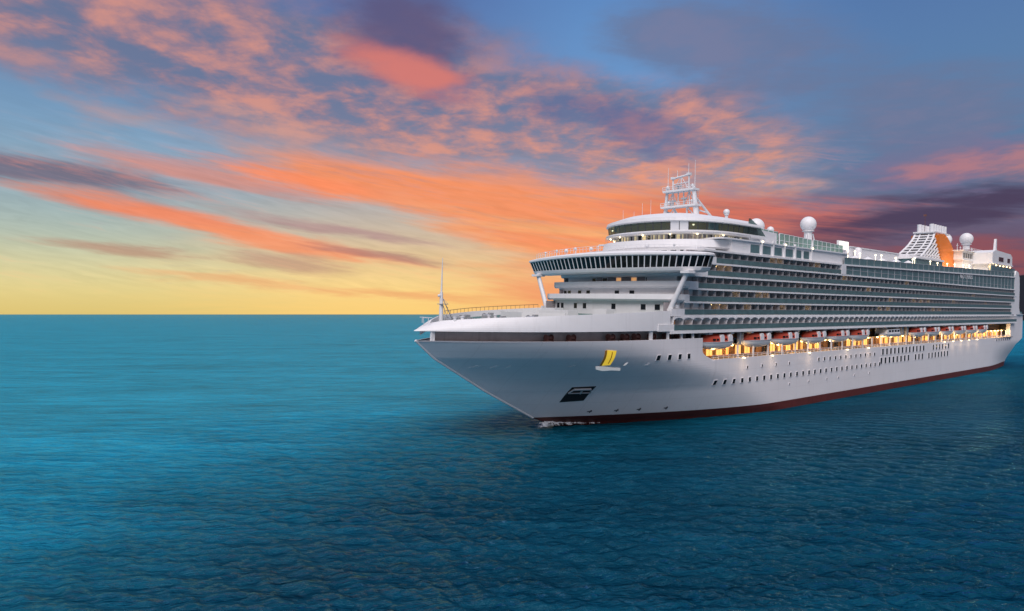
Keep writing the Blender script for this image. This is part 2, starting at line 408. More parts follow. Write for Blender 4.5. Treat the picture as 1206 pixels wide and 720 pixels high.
# ------------------------------------------------------------------ sea and headland
def build_sea():
    rng = np.random.default_rng(5)
    r = [6.0]
    while r[-1] < 90000: r.append(r[-1] * (1.012 if r[-1] < 36 else 1.0048 if r[-1] < 420 else 1.010 if r[-1] < 900 else 1.05))
    r = np.array(r)
    front = np.radians(np.linspace(-62, 62, 760)); back = np.radians(np.linspace(62, 298, 60))[1:-1]
    th = np.concatenate([front, back])
    nr, na = len(r), len(th)
    RR, TT = np.meshgrid(r, th, indexing='ij')
    x = RR * np.sin(TT); y = RR * np.cos(TT)
    q_ = np.clip((RR - 120) / 700, 0, 1); step = RR * (.0048 + .02 * q_ ** .8)
    z = np.zeros_like(x)
    for i in range(90):
        L = 0.7 * (4.2 / 0.7) ** rng.random()
        a = math.radians(74) + rng.normal(0, .62)        # travel direction
        k = 2 * math.pi / L
        amp = 0.0085 * L ** .92 * (.6 + .8 * rng.random())
        fade = np.clip((L / step - 2.2) / 2.2, 0, 1)
        ph = k * (x * math.cos(a) + y * math.sin(a)) + rng.random() * 6.283
        z += amp * fade * (1.6 * ((np.sin(ph) + 1) / 2) ** 1.7 - .62)
    gust = .75 + .35 * np.sin(x / 37 + 1.3 * np.sin(y / 61)) * np.sin(y / 53 + .8 * np.sin(x / 71))
    z *= gust
    v = np.stack([x, y, z], -1).reshape(-1, 3)
    idx = np.arange(nr * na).reshape(nr, na)
    nxt = np.roll(idx, -1, axis=1)
    f = np.stack([idx[:-1], nxt[:-1], nxt[1:], idx[1:]], -1).reshape(-1, 4)
    f = f[:, ::-1]
    v = np.vstack([v, [[0, 0, 0]]])
    me = bpy.data.meshes.new('sea')
    tri = np.stack([nxt[0], idx[0], np.full(na, nr * na)], -1)[:, ::-1]
    me.vertices.add(len(v)); me.vertices.foreach_set('co', v.ravel().astype(np.float32))
    nl = f.size + tri.size
    me.loops.add(nl); me.loops.foreach_set('vertex_index', np.concatenate([f.ravel(), tri.ravel()]).astype(np.int32))
    me.polygons.add(len(f) + len(tri))
    st = np.concatenate([np.arange(len(f)) * 4, f.size + np.arange(len(tri)) * 3]).astype(np.int32)
    me.polygons.foreach_set('loop_start', st)
    me.update(calc_edges=True); me.validate()
    me.polygons.foreach_set('use_smooth', [True] * len(me.polygons))
    o = bpy.data.objects.new('sea', me); COL.objects.link(o); o.location.z = -.75; tag(o, kind='structure')
    if me.polygons[1000].normal.z < 0: me.flip_normals()
    # material: deep blue water, grazing sheen painted in as paler teal far out, darker shipward, gloss from the sky
    m, p = new_mat('sea water'); nt_ = m.node_tree
    co = X(nt_.nodes.new('ShaderNodeTexCoord').outputs['Object'])
    px, py, pz = sep(co)
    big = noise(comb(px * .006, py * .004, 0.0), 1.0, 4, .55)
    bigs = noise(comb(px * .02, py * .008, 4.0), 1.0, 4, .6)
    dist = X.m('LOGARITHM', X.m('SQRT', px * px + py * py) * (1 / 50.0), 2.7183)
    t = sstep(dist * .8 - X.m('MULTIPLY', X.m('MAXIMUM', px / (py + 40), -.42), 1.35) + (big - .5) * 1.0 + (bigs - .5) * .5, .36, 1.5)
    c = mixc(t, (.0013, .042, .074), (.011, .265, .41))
    wind = noise(comb(px * .012, py * .045, 2.0), 1.0, 6, .62, .3); chop = noise(comb(px * .09, py * .26 - px * .03, 6.0), 1.0, 5, .62, .3)
    c = vmul(c, (wind - .5) * 1.2 + (chop - .5) * 1.3 + 1.0)
    dif = nt_.nodes.new('ShaderNodeBsdfDiffuse'); nt_.links.new(c.k, dif.inputs[0])
    gl = nt_.nodes.new('ShaderNodeBsdfGlossy'); gl.inputs['Color'].default_value = (.23, .54, .78, 1); gl.inputs['Roughness'].default_value = .12
    fr = nt_.nodes.new('ShaderNodeFresnel'); fr.inputs[0].default_value = 1.33
    mx = nt_.nodes.new('ShaderNodeMixShader')
    nt_.links.new((X(fr.outputs[0]) * .95).k, mx.inputs[0]); nt_.links.new(dif.outputs[0], mx.inputs[1]); nt_.links.new(gl.outputs[0], mx.inputs[2])
    # ripples too small for the mesh
    n1 = noise(comb(px * 1.0 + py * .3, py * 2.1 - px * .4, 0.0), 1.0, 4, .62, .5)
    n2 = noise(comb(px * .36 + py * .1, py * .8 - px * .16, 9.0), 1.0, 3, .6, .5)
    n3 = noise(comb(px * .05, py * .10 - px * .02, 5.0), 1.0, 4, .6, .3)
    b1 = nt_.nodes.new('ShaderNodeBump'); b1.inputs['Strength'].default_value = 1.0; b1.inputs['Distance'].default_value = 1.0
    nt_.links.new((n1 * .34 + n2 * .75 + n3 * 1.6 + chop * .9 + wind * 4.0).k, b1.inputs['Height'])
    for s_ in (dif, gl, fr): nt_.links.new(b1.outputs[0], s_.inputs['Normal'])
    nt_.links.new(mx.outputs[0], nt_.nodes['Material Output'].inputs[0])
    nt_.nodes.remove(p)
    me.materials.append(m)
build_sea()

def build_headland():
    rng = random.Random(3)
    n = 60; m = 14
    v = []; f = []
    for i in range(n + 1):
        for j in range(m + 1):
            u = i / n; w = j / m
            x = 1805 + u * 3400; y = 2500 + (w - .5) * 1400
            ridge = min(1, u * 60) ** .5 * (152 + 70 * u + 14 * math.sin(u * 31) + 7 * math.sin(u * 83 + 1))
            h = ridge * max(0, math.sin(math.pi * w)) ** .7 + rng.uniform(-5, 5)
            v.append((x, y, h if 0 < j < m else -3))
    for i in range(n):
        for j in range(m):
            a = i * (m + 1) + j; f.append((a, a + m + 1, a + m + 2, a + 1))
    o = MB().add(v, f, False).build('headland', M['rock']); tag(o, kind='structure')
build_headland()

# ------------------------------------------------------------------ the ship: x runs aft from the stem, -y is the port side we see, z up from the waterline
HEEL = R(1.395)
RZ = R(90 - 48.029)
SHIP_LOC = Vector((-16.739, 118.609, 0))
ship = empty('cruise_ship', SHIP_LOC, (HEEL, 0, RZ))
tag(ship, 'huge white cruise ship with rows of glass balconies steaming across the teal sea at sunset', 'cruise ship')
SHIP_M = Matrix.Translation(SHIP_LOC) @ Matrix.Rotation(RZ, 4, 'Z') @ Matrix.Rotation(HEEL, 4, 'X')
DK = 2.684
Z = dict(G=18.85, F=21.92, E=21.92 + DK, D=21.92 + 2 * DK, C=21.92 + 3 * DK, B=21.92 + 4 * DK, A=21.92 + 5 * DK)
SZ = [-3, -.3, 1.3, 4.6, 7.7, 11.0, 14.1, 17.4, 30]
SA = [38.0, 32.9, 28.2, 21.5, 15.3, 9.5, 4.0, 0.0, 0.0]
def smooth01(t): t = min(1, max(0, t)); return t * t * (3 - 2 * t)
def stem(z): return float(np.interp(z, SZ, SA))
def half(a, z):
    w = .14 * min(1, max(0, z) / 17.4) + .86 * smooth01((z - 6.0) / 10.8)
    L = 60 + (45 - 60) * w; p = 1.6 + (2.4 - 1.6) * w
    u = min(1, max(0, (a - stem(z)) / L))
    h = 18 * (1 - (1 - u) ** p)
    tail = smooth01((a - 255) / 57)
    lo = 1 - smooth01(z / 11)
    return h * (1 - tail * (.05 + .22 * lo))
def aend(z): return float(np.interp(z, [-3, 0, 9, 11.5], [294, 297, 302.5, 312]))
def shell(mb, zs, a0f, a1f, n, side, power=1.6):
    """hull plating between the heights zs from a0f(z) to a1f(z) on one side"""
    g = []
    for z in zs:
        a0, a1 = a0f(z), a1f(z)
        row = []
        for i in range(n + 1):
            t = (i / n) ** power
            a = a0 + (a1 - a0) * t
            row.append((a, side * half(a, z), z))
        g.append(row)
    for r0, r1 in zip(g, g[1:]): mb.strip(r0, r1, True)
    return g

# ---- hull plating
mb = MB(); bt = MB()
zlow = [1.55] + [2.2 + .5 * i for i in range(21)] + [12.6]
zup = [12.6 + i * (4.6 / 14) for i in range(15)]
for sd in (-1, 1):
    cut = lambda z: 62.4 if z <= 12.6 else 58.2 + max(0, (14.6 - z) / 2.0) ** 2 * 4.2
    shell(mb, zlow + zup[1:], stem, cut, 80, sd, 1.45)
    shell(mb, zlow, lambda z: 62.4, aend, 80, sd, 1)
    shell(mb, [12.6, 14.5, 18, 20, 22.0], lambda z: 291, lambda z: 312, 6, sd, 1)
    shell(bt, [-3, -1.2, 0, .8, 1.55], stem, aend, 110, sd)
    # flanges that give the plating its thickness at the openings
    for z, a0, a1 in ((17.2, 0.3, 58.2), (12.6, 62, 291)):
        A = [(a, sd * half(a, z), z) for a in np.linspace(a0, a1, 50)]
        Bq = [(a, sd * max(0, half(a, z) - .4), z) for a in np.linspace(a0, a1, 50)]
        mb.strip(A, Bq)
    E1 = [(cut(z), sd * half(cut(z), z), z) for z in zup]; E2 = [(cut(z), sd * (half(cut(z), z) - .5), z) for z in zup]
    mb.strip(E1, E2)
    mb.strip([(291, sd * half(291, z), z) for z in (12.6, 22)], [(291, sd * (half(291, z) - 1.5), z) for z in (12.6, 22)])
for zz, tgt in ((zlow + [14.5, 18, 22.0], mb), ([-3, -1.2, 0, 1.55], bt)):
    tgt.strip([(aend(z), half(aend(z), z), z) for z in zz], [(aend(z), -half(aend(z), z), z) for z in zz])
hull = mb.build('hull', M['hull'], ship)
bm_ = bmesh.new(); bm_.from_mesh(hull.data); bmesh.ops.remove_doubles(bm_, verts=[v for v in bm_.verts if abs(v.co.x - 62.4) < .01], dist=.002); bmesh.ops.recalc_face_normals(bm_, faces=bm_.faces); bm_.to_mesh(hull.data); bm_.free()
bt.build('boot_stripe', M['boot'], hull)
# rounded stem bar so the bow edge is not a razor
sb = MB(); sb.path([(stem(z) + .12, 0, z) for z in np.linspace(1.5, 17.2, 16)], .22, 8); sb.build('stem_bar', M['hull'], hull)

def on_hull(a, z, off=.0): return Vector((a, -(half(a, z) + off), z))
def hull_patch(mb, a0, a1, z0, z1, off, shear=0.0, n=4):
    """a thin plate hugging the port plating"""
    lo = []; hi = []
    for i in range(n + 1):
        a = a0 + (a1 - a0) * i / n
        lo.append(on_hull(a, z0, off)); hi.append(on_hull(a + shear, z1, off))
    lo2 = [v + Vector((0, .12 + off, 0)) for v in lo]; hi2 = [v + Vector((0, .12 + off, 0)) for v in hi]
    mb.strip(lo, hi); mb.strip(lo, lo2); mb.strip(hi, hi2)
    mb.strip([lo[0], hi[0]], [lo2[0], hi2[0]]); mb.strip([lo[-1], hi[-1]], [lo2[-1], hi2[-1]])
    return mb

# ---- windows and portholes in the hull, each a sub-part with a raised frame
def hull_window(a, z, w, h, name='hull_window'):
    f = MB(); f.cur = 0; hull_patch(f, a, a + w, z, z + h, .08, n=1)
    f.cur = 1
    for (x0, x1, z0, z1) in ((a - .07, a, z - .07, z + h + .07), (a + w, a + w + .07, z - .07, z + h + .07), (a, a + w, z - .07, z), (a, a + w, z + h, z + h + .07)):
        hull_patch(f, x0, x1, z0, z1, .12, n=1)
    return f.build(name, [M['glass'], M['hull']], hull)
for x in (43.4, 46.6, 49.8, 52.8): hull_window(x, 13.2, 1.0, 1.0)
for i in range(28): hull_window(63.8 + i * 3.15, 7.1, .95, 1.0, 'porthole')
for i in range(12): hull_window(110 + i * 3.2, 10.2, .85, .85, 'porthole')
for i in range(4): hull_window(75.5 + i * 6.4, 10.1, .55, .6, 'porthole')
for i in range(20):
    if i not in (12, 13): hull_window(151 + i * 3.05, 10.2, 1.3, 1.75)
    if i not in (8, 12): hull_window(150 + i * 3.05, 7.6, 1.3, 1.75)
for i in range(7): hull_window(268 + i * 3.4, 11.2, 1.9, .8)
for i in range(6): hull_window(95 + i * 9 + (i % 3), 5.2, .5, .35, 'porthole')

# ---- anchor pocket: a black plate paints in the shade of the raked opening, anchor laid on it
def hull_quad(mb, BL, BR, TR, TL, off, n=6, th=.15):
    """a four-cornered plate that follows the curve of the plating"""
    g = []
    for j in range(n + 1):
        v = j / n; row = []
        for i in range(n + 1):
            u = i / n
            p_ = [(BL[k] * (1 - u) + BR[k] * u) * (1 - v) + (TL[k] * (1 - u) + TR[k] * u) * v for k in (0, 1)]
            row.append(on_hull(p_[0], p_[1], off))
        g.append(row)
    for r0, r1 in zip(g, g[1:]): mb.strip(r0, r1, True)
    dn = Vector((0, th, 0))
    for e in (g[0], g[-1], [r[0] for r in g], [r[-1] for r in g]): mb.strip(e, [v + dn for v in e])
    return mb
ap = MB(); hull_quad(ap, (30.6, 4.8), (35.1, 5.0), (35.3, 8.1), (30.7, 8.0), .07)
pocket = ap.build('anchor_pocket', M['black'], hull)
an = MB()
c0 = on_hull(21.9, 9.15, .25)
def hp(a, z, off): return on_hull(a, z, off)
an.tube(hp(31.3, 7.5, .22), hp(34.6, 7.5, .22), .26); an.tube(hp(33, 7.6, .25), hp(33.2, 6.6, .22), .2)
an.tube(hp(30.9, 6.7, .2), hp(35.2, 6.7, .2), .14); an.tube(hp(31.3, 7.5, .25), hp(30.9, 6.7, .2), .16); an.tube(hp(34.6, 7.5, .25), hp(35.2, 6.7, .2), .16)
an.build('anchor', M['steel'], hull)

# ---- bow emblem: a yellow leaning sail over a white hull stroke
def emb(name, m, off, *q):
    e = MB()
    for c in q: hull_quad(e, *c, off)
    return e.build(name, m, hull)
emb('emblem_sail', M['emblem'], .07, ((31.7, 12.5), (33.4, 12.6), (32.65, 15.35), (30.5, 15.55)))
emb('emblem_mast', M['amber'], .1, ((31.4, 12.5), (31.75, 12.5), (30.55, 15.55), (30.2, 15.45)))
for k in range(1):
    o_ = .85
    emb('emblem_stripe', M['amber'], .11, ((31.75 + o_, 12.9), (31.9 + o_, 12.9), (31.0 + o_ * 1.05, 15.2), (30.85 + o_ * 1.05, 15.2)))
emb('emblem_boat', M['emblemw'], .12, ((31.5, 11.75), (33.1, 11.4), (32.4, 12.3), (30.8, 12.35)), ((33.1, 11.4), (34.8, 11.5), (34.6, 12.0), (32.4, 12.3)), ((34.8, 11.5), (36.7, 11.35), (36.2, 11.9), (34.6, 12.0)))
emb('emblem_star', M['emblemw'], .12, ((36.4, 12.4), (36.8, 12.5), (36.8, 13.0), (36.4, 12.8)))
# bow thruster marks, bulbous bow mark and draught marks
mk = MB()
for a in (37.6, 43.1, 48.0, 54.2):
    hull_patch(mk, a, a + .9, 2.4, 2.6, .05, n=1); hull_patch(mk, a + .5, a + .72, 2.2, 2.8, .06, n=1)
mk.build('hull_mark', M['dgrey'], hull)
for a, w in ((10.2, 1.4), (13.3, 1.0), (15.6, .5), (25.8, 1.0), (41.4, 1.0)):
    fm = MB(); hull_patch(fm, a, a + w, 12.2, 12.42, .1, n=2)
    hull_patch(fm, a + w * .4, a + w * .62, 12.4, 12.75, .08, n=1)
    hull_patch(fm, a + w * .75, a + w * .92, 12.4, 12.7, .08, n=1)
    fm.build('fairlead', M['white'], hull)

# ---- mooring deck behind the long slot in the bow
md = MB()
for sd in (-1, 1):
    A = [(a, sd * half(a, 17.2) , 17.0) for a in np.linspace(.4, 58.2, 60)]; C0 = [(a, 0, 17.0) for a in np.linspace(.4, 58.2, 60)]
    md.strip([(x, sd * max(0, abs(y) - .1), z) for x, y, z in A], C0)
    I0 = [(a, sd * max(0, half(a, 17.2) - 3.6), 17.0) for a in np.linspace(3.4, 58.2, 60)]; I1 = [(x, y, 19.0) for x, y, z in I0]
    md.strip(I0, I1)
mdk = md.build('mooring_deck', M['slot'], ship)
for a in (2.6, 41.5, 46.8, 51.3, 55.2):
    p_ = MB(); h = half(a, 17.2) - .25; w = .35 if a < 45 else .2
    p_.box(a - w, a + w, -h, -h + .4, 17.2, 18.95); p_.build('slot_post', M['white'], mdk)
for a in (20.5, 24.6, 33, 36.5, 39.6, 44.2, 49.0, 53.0):
    w_ = MB(); h = half(a, 17.2) - 2.3
    w_.tube((a - .6, -h, 17.75), (a + .6, -h, 17.75), .4, n=12); w_.tube((a - .7, -h, 17.75), (a - .6, -h, 17.75), .62, n=12); w_.tube((a + .6, -h, 17.75), (a + .7, -h, 17.75), .62, n=12)
    w_.box(a - .9, a + .9, -h - .4, -h + .5, 17.0, 17.3)
    w_.build('mooring_winch', M['rope'], mdk)

# ---- white bow bulwark above the slot
ZT = lambda a: float(np.interp(a, [0, 1.5, 4, 10, 25, 44, 52], [19.2, 19.95, 20.6, 21.1, 21.85, 22.6, 22.85]))
bw = MB()
AS = np.concatenate([np.linspace(0, 6, 16), np.linspace(6, 47, 46)[1:]])
for sd in (-1, 1):
    rows = []
    for k in range(8):
        t = k / 7
        row = []
        for a in AS:
            z0 = 18.8 + .1 * smooth01(a / 40); z = z0 + (ZT(a) - z0) * t
            inset = (t ** 2.2) * (1.5 * (1 - smooth01(a / 25)) + .12)
            aa = a + t ** 2 * 1.2 * (1 - smooth01(a / 12))
            row.append((aa, sd * max(0, half(a, 18.8) - inset), z))
        rows.append(row)
    for r0, r1 in zip(rows, rows[1:]): bw.strip(r0, r1, True)
    inner = [(x, sd * max(0, abs(y) - .35), z) for x, y, z in rows[-1]]
    innerb = [(x, sd * max(0, abs(y) - .4), z - 1.15) for x, y, z in inner]
    bw.strip(rows[-1], inner); bw.strip(inner, innerb, True)
    und = [(x, sd * max(0, abs(y) - 3.4), 18.85) for x, y, z in rows[0]]
    bw.strip(rows[0], und)
    bw.strip([r[-1] for r in rows], [(r[-1][0], sd * (abs(r[-1][1]) - .4), r[-1][2]) for r in rows])
bulwark = bw.build('bow_bulwark', M['white'], ship)
fd = MB()
P1 = [(a, -max(0.01, half(a, 18.8) - .5 - 1.5 * (1 - smooth01(a / 25))), ZT(a) - 1.1) for a in np.linspace(2.5, 50, 50)]
P2 = [(x, -y, z) for x, y, z in P1]
fd.strip(P1, P2); fd.build('foredeck', M['green'], ship)
rl = MB()
for sd in (1,):
    pts = [(a, sd * (half(a, 18.8) - .25 - 1.5 * (1 - smooth01(a / 25))), ZT(a) + .75) for a in np.linspace(13, 46, 24)]
    rl.path(pts, .05, 5)
    for x, y, z in pts: rl.tube((x, y, z), (x, y, z - .8), .035, n=5, cap=False)
rl.build('bow_railing', M['dgrey'], ship)
kb = MB()
for sd, a in ((-1, 43.2), (1, 43.2)):
    h = half(45, 18.8)
    kb.box(43.0, 48.1, sd * h + (-.15 if sd < 0 else -.8), sd * h + (.8 if sd < 0 else .15), 18.75, 20.05)
kb.build('bulwark_step', M['white'], ship)
# foremast, breakwater, winches, hatch and bitts on the foredeck
fm = MB(); zb = ZT(5.6) - 1.1
fm.tube((5.6, 0, zb), (5.6, 0, 25.4), .42, .26, 10); fm.tube((5.6, 0, 25.4), (5.75, 0, 31.3), .16, .05, 8)
foremast = fm.build('foremast', M['white'], ship)
fl = MB(); fl.tube((8.6, 0, zb), (6.0, 0, 24.2), .09, .07, 6); fl.tube((6.9, -.9, zb), (5.8, -.2, 23.2), .07, .06, 6); fl.tube((6.9, .9, zb), (5.8, .2, 23.2), .07, .06, 6)
for k in range(5): fl.tube((8.2 - k * .45, -.25, 20.9 + k * .62), (8.2 - k * .45, .25, 20.9 + k * .62), .04, n=5)
fl.box(5.2, 6.6, -.7, .7, 23.3, 23.42); fl.tube((6.5, -.7, 23.4), (6.5, .7, 24.3), .03, n=5)
fl.build('mast_brace', M['steel'], foremast)
lg = MB(); lg.lathe([(0, 0), (.2, 0), (.24, .2), (.2, .42), (0, .46)], (5.1, 0, 24.6), 10); lg.build('mast_light', M['white'], foremast)
ba = MB()
ba.path([(2.3, -.9, 20.1), (2.3, -.9, 21.0), (2.3, .9, 21.0), (2.3, .9, 20.1)], .06); ba.path([(1.7, -.5, 20), (1.5, -.5, 21.2)], .05); ba.path([(2.9, -1.2, 21.0), (1.6, -.6, 21.1), (1.6, .6, 21.1), (2.9, 1.2, 21.0)], .05)
ba.build('bow_rail', M['white'], ship)
for a, y in ((8.5, -3.2), (9.5, 2.5), (14, -5.5), (14, 4.5), (20, -7.5), (21, 6)):
    w_ = MB(); zz = ZT(a) - 1.1
    w_.tube((a, y - .9, zz + .6), (a, y + .9, zz + .6), .35, n=12); w_.tube((a, y - 1, zz + .6), (a, y - .9, zz + .6), .55, n=12); w_.tube((a, y + .9, zz + .6), (a, y + 1, zz + .6), .55, n=12)
    w_.box(a - .6, a + .6, y - 1.1, y + 1.1, zz, zz + .4); w_.box(a + .5, a + 1.3, y - .4, y + .4, zz, zz + 1.2)
    w_.build('deck_winch', M['steel'], ship)
for a, y in ((6, -3.4), (7.2, -3.9), (11, -6.4), (12.1, -6.8)):
    b_ = MB(); zz = ZT(a) - 1.1
    b_.tube((a, y, zz), (a, y, zz + 1.5), .28, n=10); b_.tube((a, y, zz + 1.45), (a, y, zz + 1.6), .36, n=10); b_.build('bollard', M['white'], ship)
bk = MB(); bk.prism([(27, -9), (24.5, 0), (27, 9), (27.3, 9), (24.8, 0), (27.3, -9)], 'z', ZT(26) - 1.1, ZT(26) + .1); bk.build('breakwater', M['white'], ship)
hb = MB()
for a0, a1, y0, y1, h in ((33, 36, -4, 4, 1.3), (38.5, 41, -9, -5.5, 1.5), (38.5, 41, 5, 9, 1.5)): hb.box(a0, a1, y0, y1, ZT(a0) - 1.1, ZT(a0) - 1.1 + h)
hb.build('deck_house', M['white'], ship)

# ------------------------------------------------------------------ front house: stepped curved decks facing the bow
def front_curve(ac, bulge, tmax=17.2, n=28):
    return [(ac + bulge * (abs(t) / tmax) ** 2.2, t) for t in np.linspace(-tmax, tmax, n)]
def house_wall(name, ac, bulge, z0, z1, aft=62, tmax=17.0, mat='white'):
    c = front_curve(ac, bulge, tmax); poly = [(aft, -tmax)] + c + [(aft, tmax)]
    w = MB(); w.prism(poly, 'z', z0, z1); return w.build(name, M[mat], ship)
def house_window(parent, ac, bulge, t, z, w, h, tmax=17.0, mat='glass', lean=0.0):
    f = lambda t: ac + bulge * (abs(t) / tmax) ** 2.2
    q = MB()
    def quad(t0, t1, z0, z1, off):
        q.prism([(f(t0) - off, t0), (f(t1) - off, t1), (f(t1) + .1, t1), (f(t0) + .1, t0)], 'z', z0, z1)
    q.cur = 0; quad(t - w / 2, t + w / 2, z, z + h, .03)
    q.cur = 1
    quad(t - w / 2 - .12, t - w / 2, z - .12, z + h + .12, .07); quad(t + w / 2, t + w / 2 + .12, z - .12, z + h + .12, .07)
    quad(t - w / 2, t + w / 2, z - .12, z, .07); quad(t - w / 2, t + w / 2, z + h, z + h + .12, .07)
    return q.build('front_window', [M[mat], M['white']], parent)
def side_window(parent, a, z, w, h, t, mat='glass', frame='white', name='side_window', d=.03):
    q = MB(); q.cur = 0; q.box(a, a + w, -t - d, -t + .1, z, z + h); q.cur = 1
    for (x0, x1, z0, z1) in ((a - .1, a, z - .1, z + h + .1), (a + w, a + w + .1, z - .1, z + h + .1), (a, a + w, z - .1, z), (a, a + w, z + h, z + h + .1)):
        q.box(x0, x1, -t - d - .03, -t + .1, z0, z1)
    return q.build(name, [M[mat], M[frame]], parent)
def house_band(name, ac, bulge, z0, z1, aft, tmax=18.0, th=.3):
    """a solid white bulwark and its deck edge"""
    o = front_curve(ac, bulge, tmax); i_ = [(a + th, t * (tmax - th) / tmax) for a, t in o]
    b = MB()
    O = [(aft, -tmax)] + o + [(aft, tmax)]; I = [(aft, -tmax + th)] + i_ + [(aft, tmax - th)]
    lo = [(a + .25, t * .99, z0) for a, t in O]; md_ = [(a, t, z0 + .35) for a, t in O]; hi = [(a + .05, t, z1) for a, t in O]
    b.strip(lo, md_, True); b.strip(md_, hi, True); b.strip(hi, [(a, t, z1) for a, t in I]); b.strip([(a, t, z1) for a, t in I], [(a, t, z0 + .25) for a, t in I])
    n = len(O)
    for zz in (z0, z0 + .25):
        b.add([(a + .25, t * .985, zz) for a, t in O], [tuple(range(n))])
    return b.build(name, M['white'], ship)
w0 = house_wall('front_house', 47.6, 2.6, 20.8, Z['E'], 60)
for t in (-14.6, -12.9, -8.0, -5.0, 3.2, 10.3, 13.3): house_window(w0, 47.6, 2.6, -t if False else t * -1, 22.75, 1.1, 1.15)
house_band('front_deck', 46.4, 2.8, Z['E'] - .05, Z['E'] + 1.35, 53.1)
w1 = house_wall('front_house', 50.0, 2.6, Z['E'], Z['D'], 62, 16.6)
for t in (-14.9, -13.2, -9.2, -6.3, 2.1, 5.9): house_window(w1, 50.0, 2.6, -t, Z['E'] + 1.05, 1.2, 1.05, 16.6)
house_band('front_deck', 48.6, 2.8, Z['D'] - .05, Z['D'] + 1.35, 56.1)
w2 = house_wall('front_house', 52.5, 2.6, Z['D'], Z['C'] + .3, 64, 15.6, 'cabin')
for t in (-13, -10.2, -7, -3.5, .5, 4.5, 8, 11.5): house_window(w2, 52.5, 2.6, -t, Z['D'] + 1.2, 1.3, 1.0, 15.6, 'cabinlit' if t in (.5, 4.5) else 'glass')
house_band('front_deck', 50.5, 3.0, Z['C'] - .35, Z['C'] + .75, 59.4, 17.9)
w3 = house_wall('front_house', 56.0, 3.0, Z['C'] + .3, Z['A'] + .6, 66, 15.6)
for t in range(-13, 14, 2): house_window(w3, 56.0, 3.0, t, Z['B'] + 1.9, 1.2, .8, 15.6)
# side bulwarks that run forward of each balcony row
for z, a0, a1 in ((Z['F'], 47.2, 51.6), (Z['E'], 51.6, 53.2), (Z['D'], 53.1, 56.2), (Z['C'], 55.0, 59.5), (Z['B'], 54.5, 62.6)):
    for sd in (-1, 1):
        s_ = MB(); s_.box(a0, a1, min(sd * 18.02, sd * 17.6), max(sd * 18.02, sd * 17.6), z - .3, z + 1.2)
        s_.build('side_bulwark', M['white'], ship)
        s_ = MB(); s_.box(a0, a1 + 4, min(sd * 16.5, sd * 16.1), max(sd * 16.5, sd * 16.1), z - .2, z + DK - .3); s_.build('side_wall', M['cabin'], ship)
lt = MB(); lt.tube((48.6, -17.2, 20.1), (48.6, -17.2, 21.4), .6, n=12); lt.tube((48.6, -17.2, 21.4), (48.6, -17.2, 21.55), .75, n=12); lt.build('deck_furniture', M['wood'], ship)
for a, z in ((49.8, Z['F'] + .2), (49.8, Z['F'] + 1.35)):
    lr = MB(); lr.tube((a, -17.3, z - .1), (a, -17.3, z + .6), .5, n=12); lr.build('life_raft', M['white'], ship)

# ------------------------------------------------------------------ bridge with wings
bridge = empty('bridge', (0, 0, 0), parent=ship)
TW = 24.0
def bridge_front(t): return 45.0 + 4.2 * (abs(t) / TW) ** 2.0
def crown(t): return .75 * (1 - (abs(t) / TW) ** 2)
def bridge_outline(off, tw=TW, n=40):
    """plan of the bridge: front bow, rounded wing tips, straight back"""
    ft = [(bridge_front(t) + off, t) for t in np.linspace(-tw, tw, n)]
    tip = lambda s: [(bridge_front(tw) + off + 1.3, s * (tw + .25)), (bridge_front(tw) + off + 2.8, s * (tw + .1)), (bridge_front(tw) + off + 3.8, s * (tw - .6)), (bridge_front(tw) + 4.2 + off * .2, s * (tw - 2.2))]
    bk_ = [(bridge_front(tw) + 4.4, s_) for s_ in (17.5, -17.5)]
    return ft + tip(1) + bk_ + tip(-1)[::-1]
def loft(mb, rings, closed=True, smooth=False, caps=(True, True)):
    n = len(rings[0]); o = [v for r in rings for v in r]
    f = []
    for k in range(len(rings) - 1):
        for i in range(n if closed else n - 1):
            f.append((k * n + i, k * n + (i + 1) % n, (k + 1) * n + (i + 1) % n, (k + 1) * n + i))
    mb.add(o, f, smooth)
    if caps[0]: mb.add(rings[0], [tuple(range(n))[::-1]])
    if caps[1]: mb.add(rings[-1], [tuple(range(n))])
BZ0, BZ1, BZ2 = 30.45, 31.2, 33.3
pl = lambda off, tw, z, cr=0.0: [(a, t, z + cr * crown(t)) for a, t in bridge_outline(off, tw)]
b = MB(); loft(b, [pl(1.3, TW - 2.2, BZ0 - .15), pl(.85, TW - 1.3, BZ0 + .1), pl(.62, TW - .9, BZ1 - .1), pl(.72, TW - .95, BZ1)], smooth=False); b.build('bridge_floor', M['white'], bridge)
b = MB(); loft(b, [pl(.0, TW, BZ2, .55), pl(-.28, TW + .25, BZ2 + .08, .6), pl(-.28, TW + .25, BZ2 + .4, .75), pl(.2, TW - .2, BZ2 + .6, .95), pl(1.6, TW - 1.5, BZ2 + .72, 1.05)]); b.build('bridge_roof', M['white'], bridge)
b = MB(); loft(b, [pl(1.1, TW - 1.3, BZ1 - .05), pl(.45, TW - .4, BZ2 + .1, .55)]); b.build('bridge_interior', M['black'], bridge)
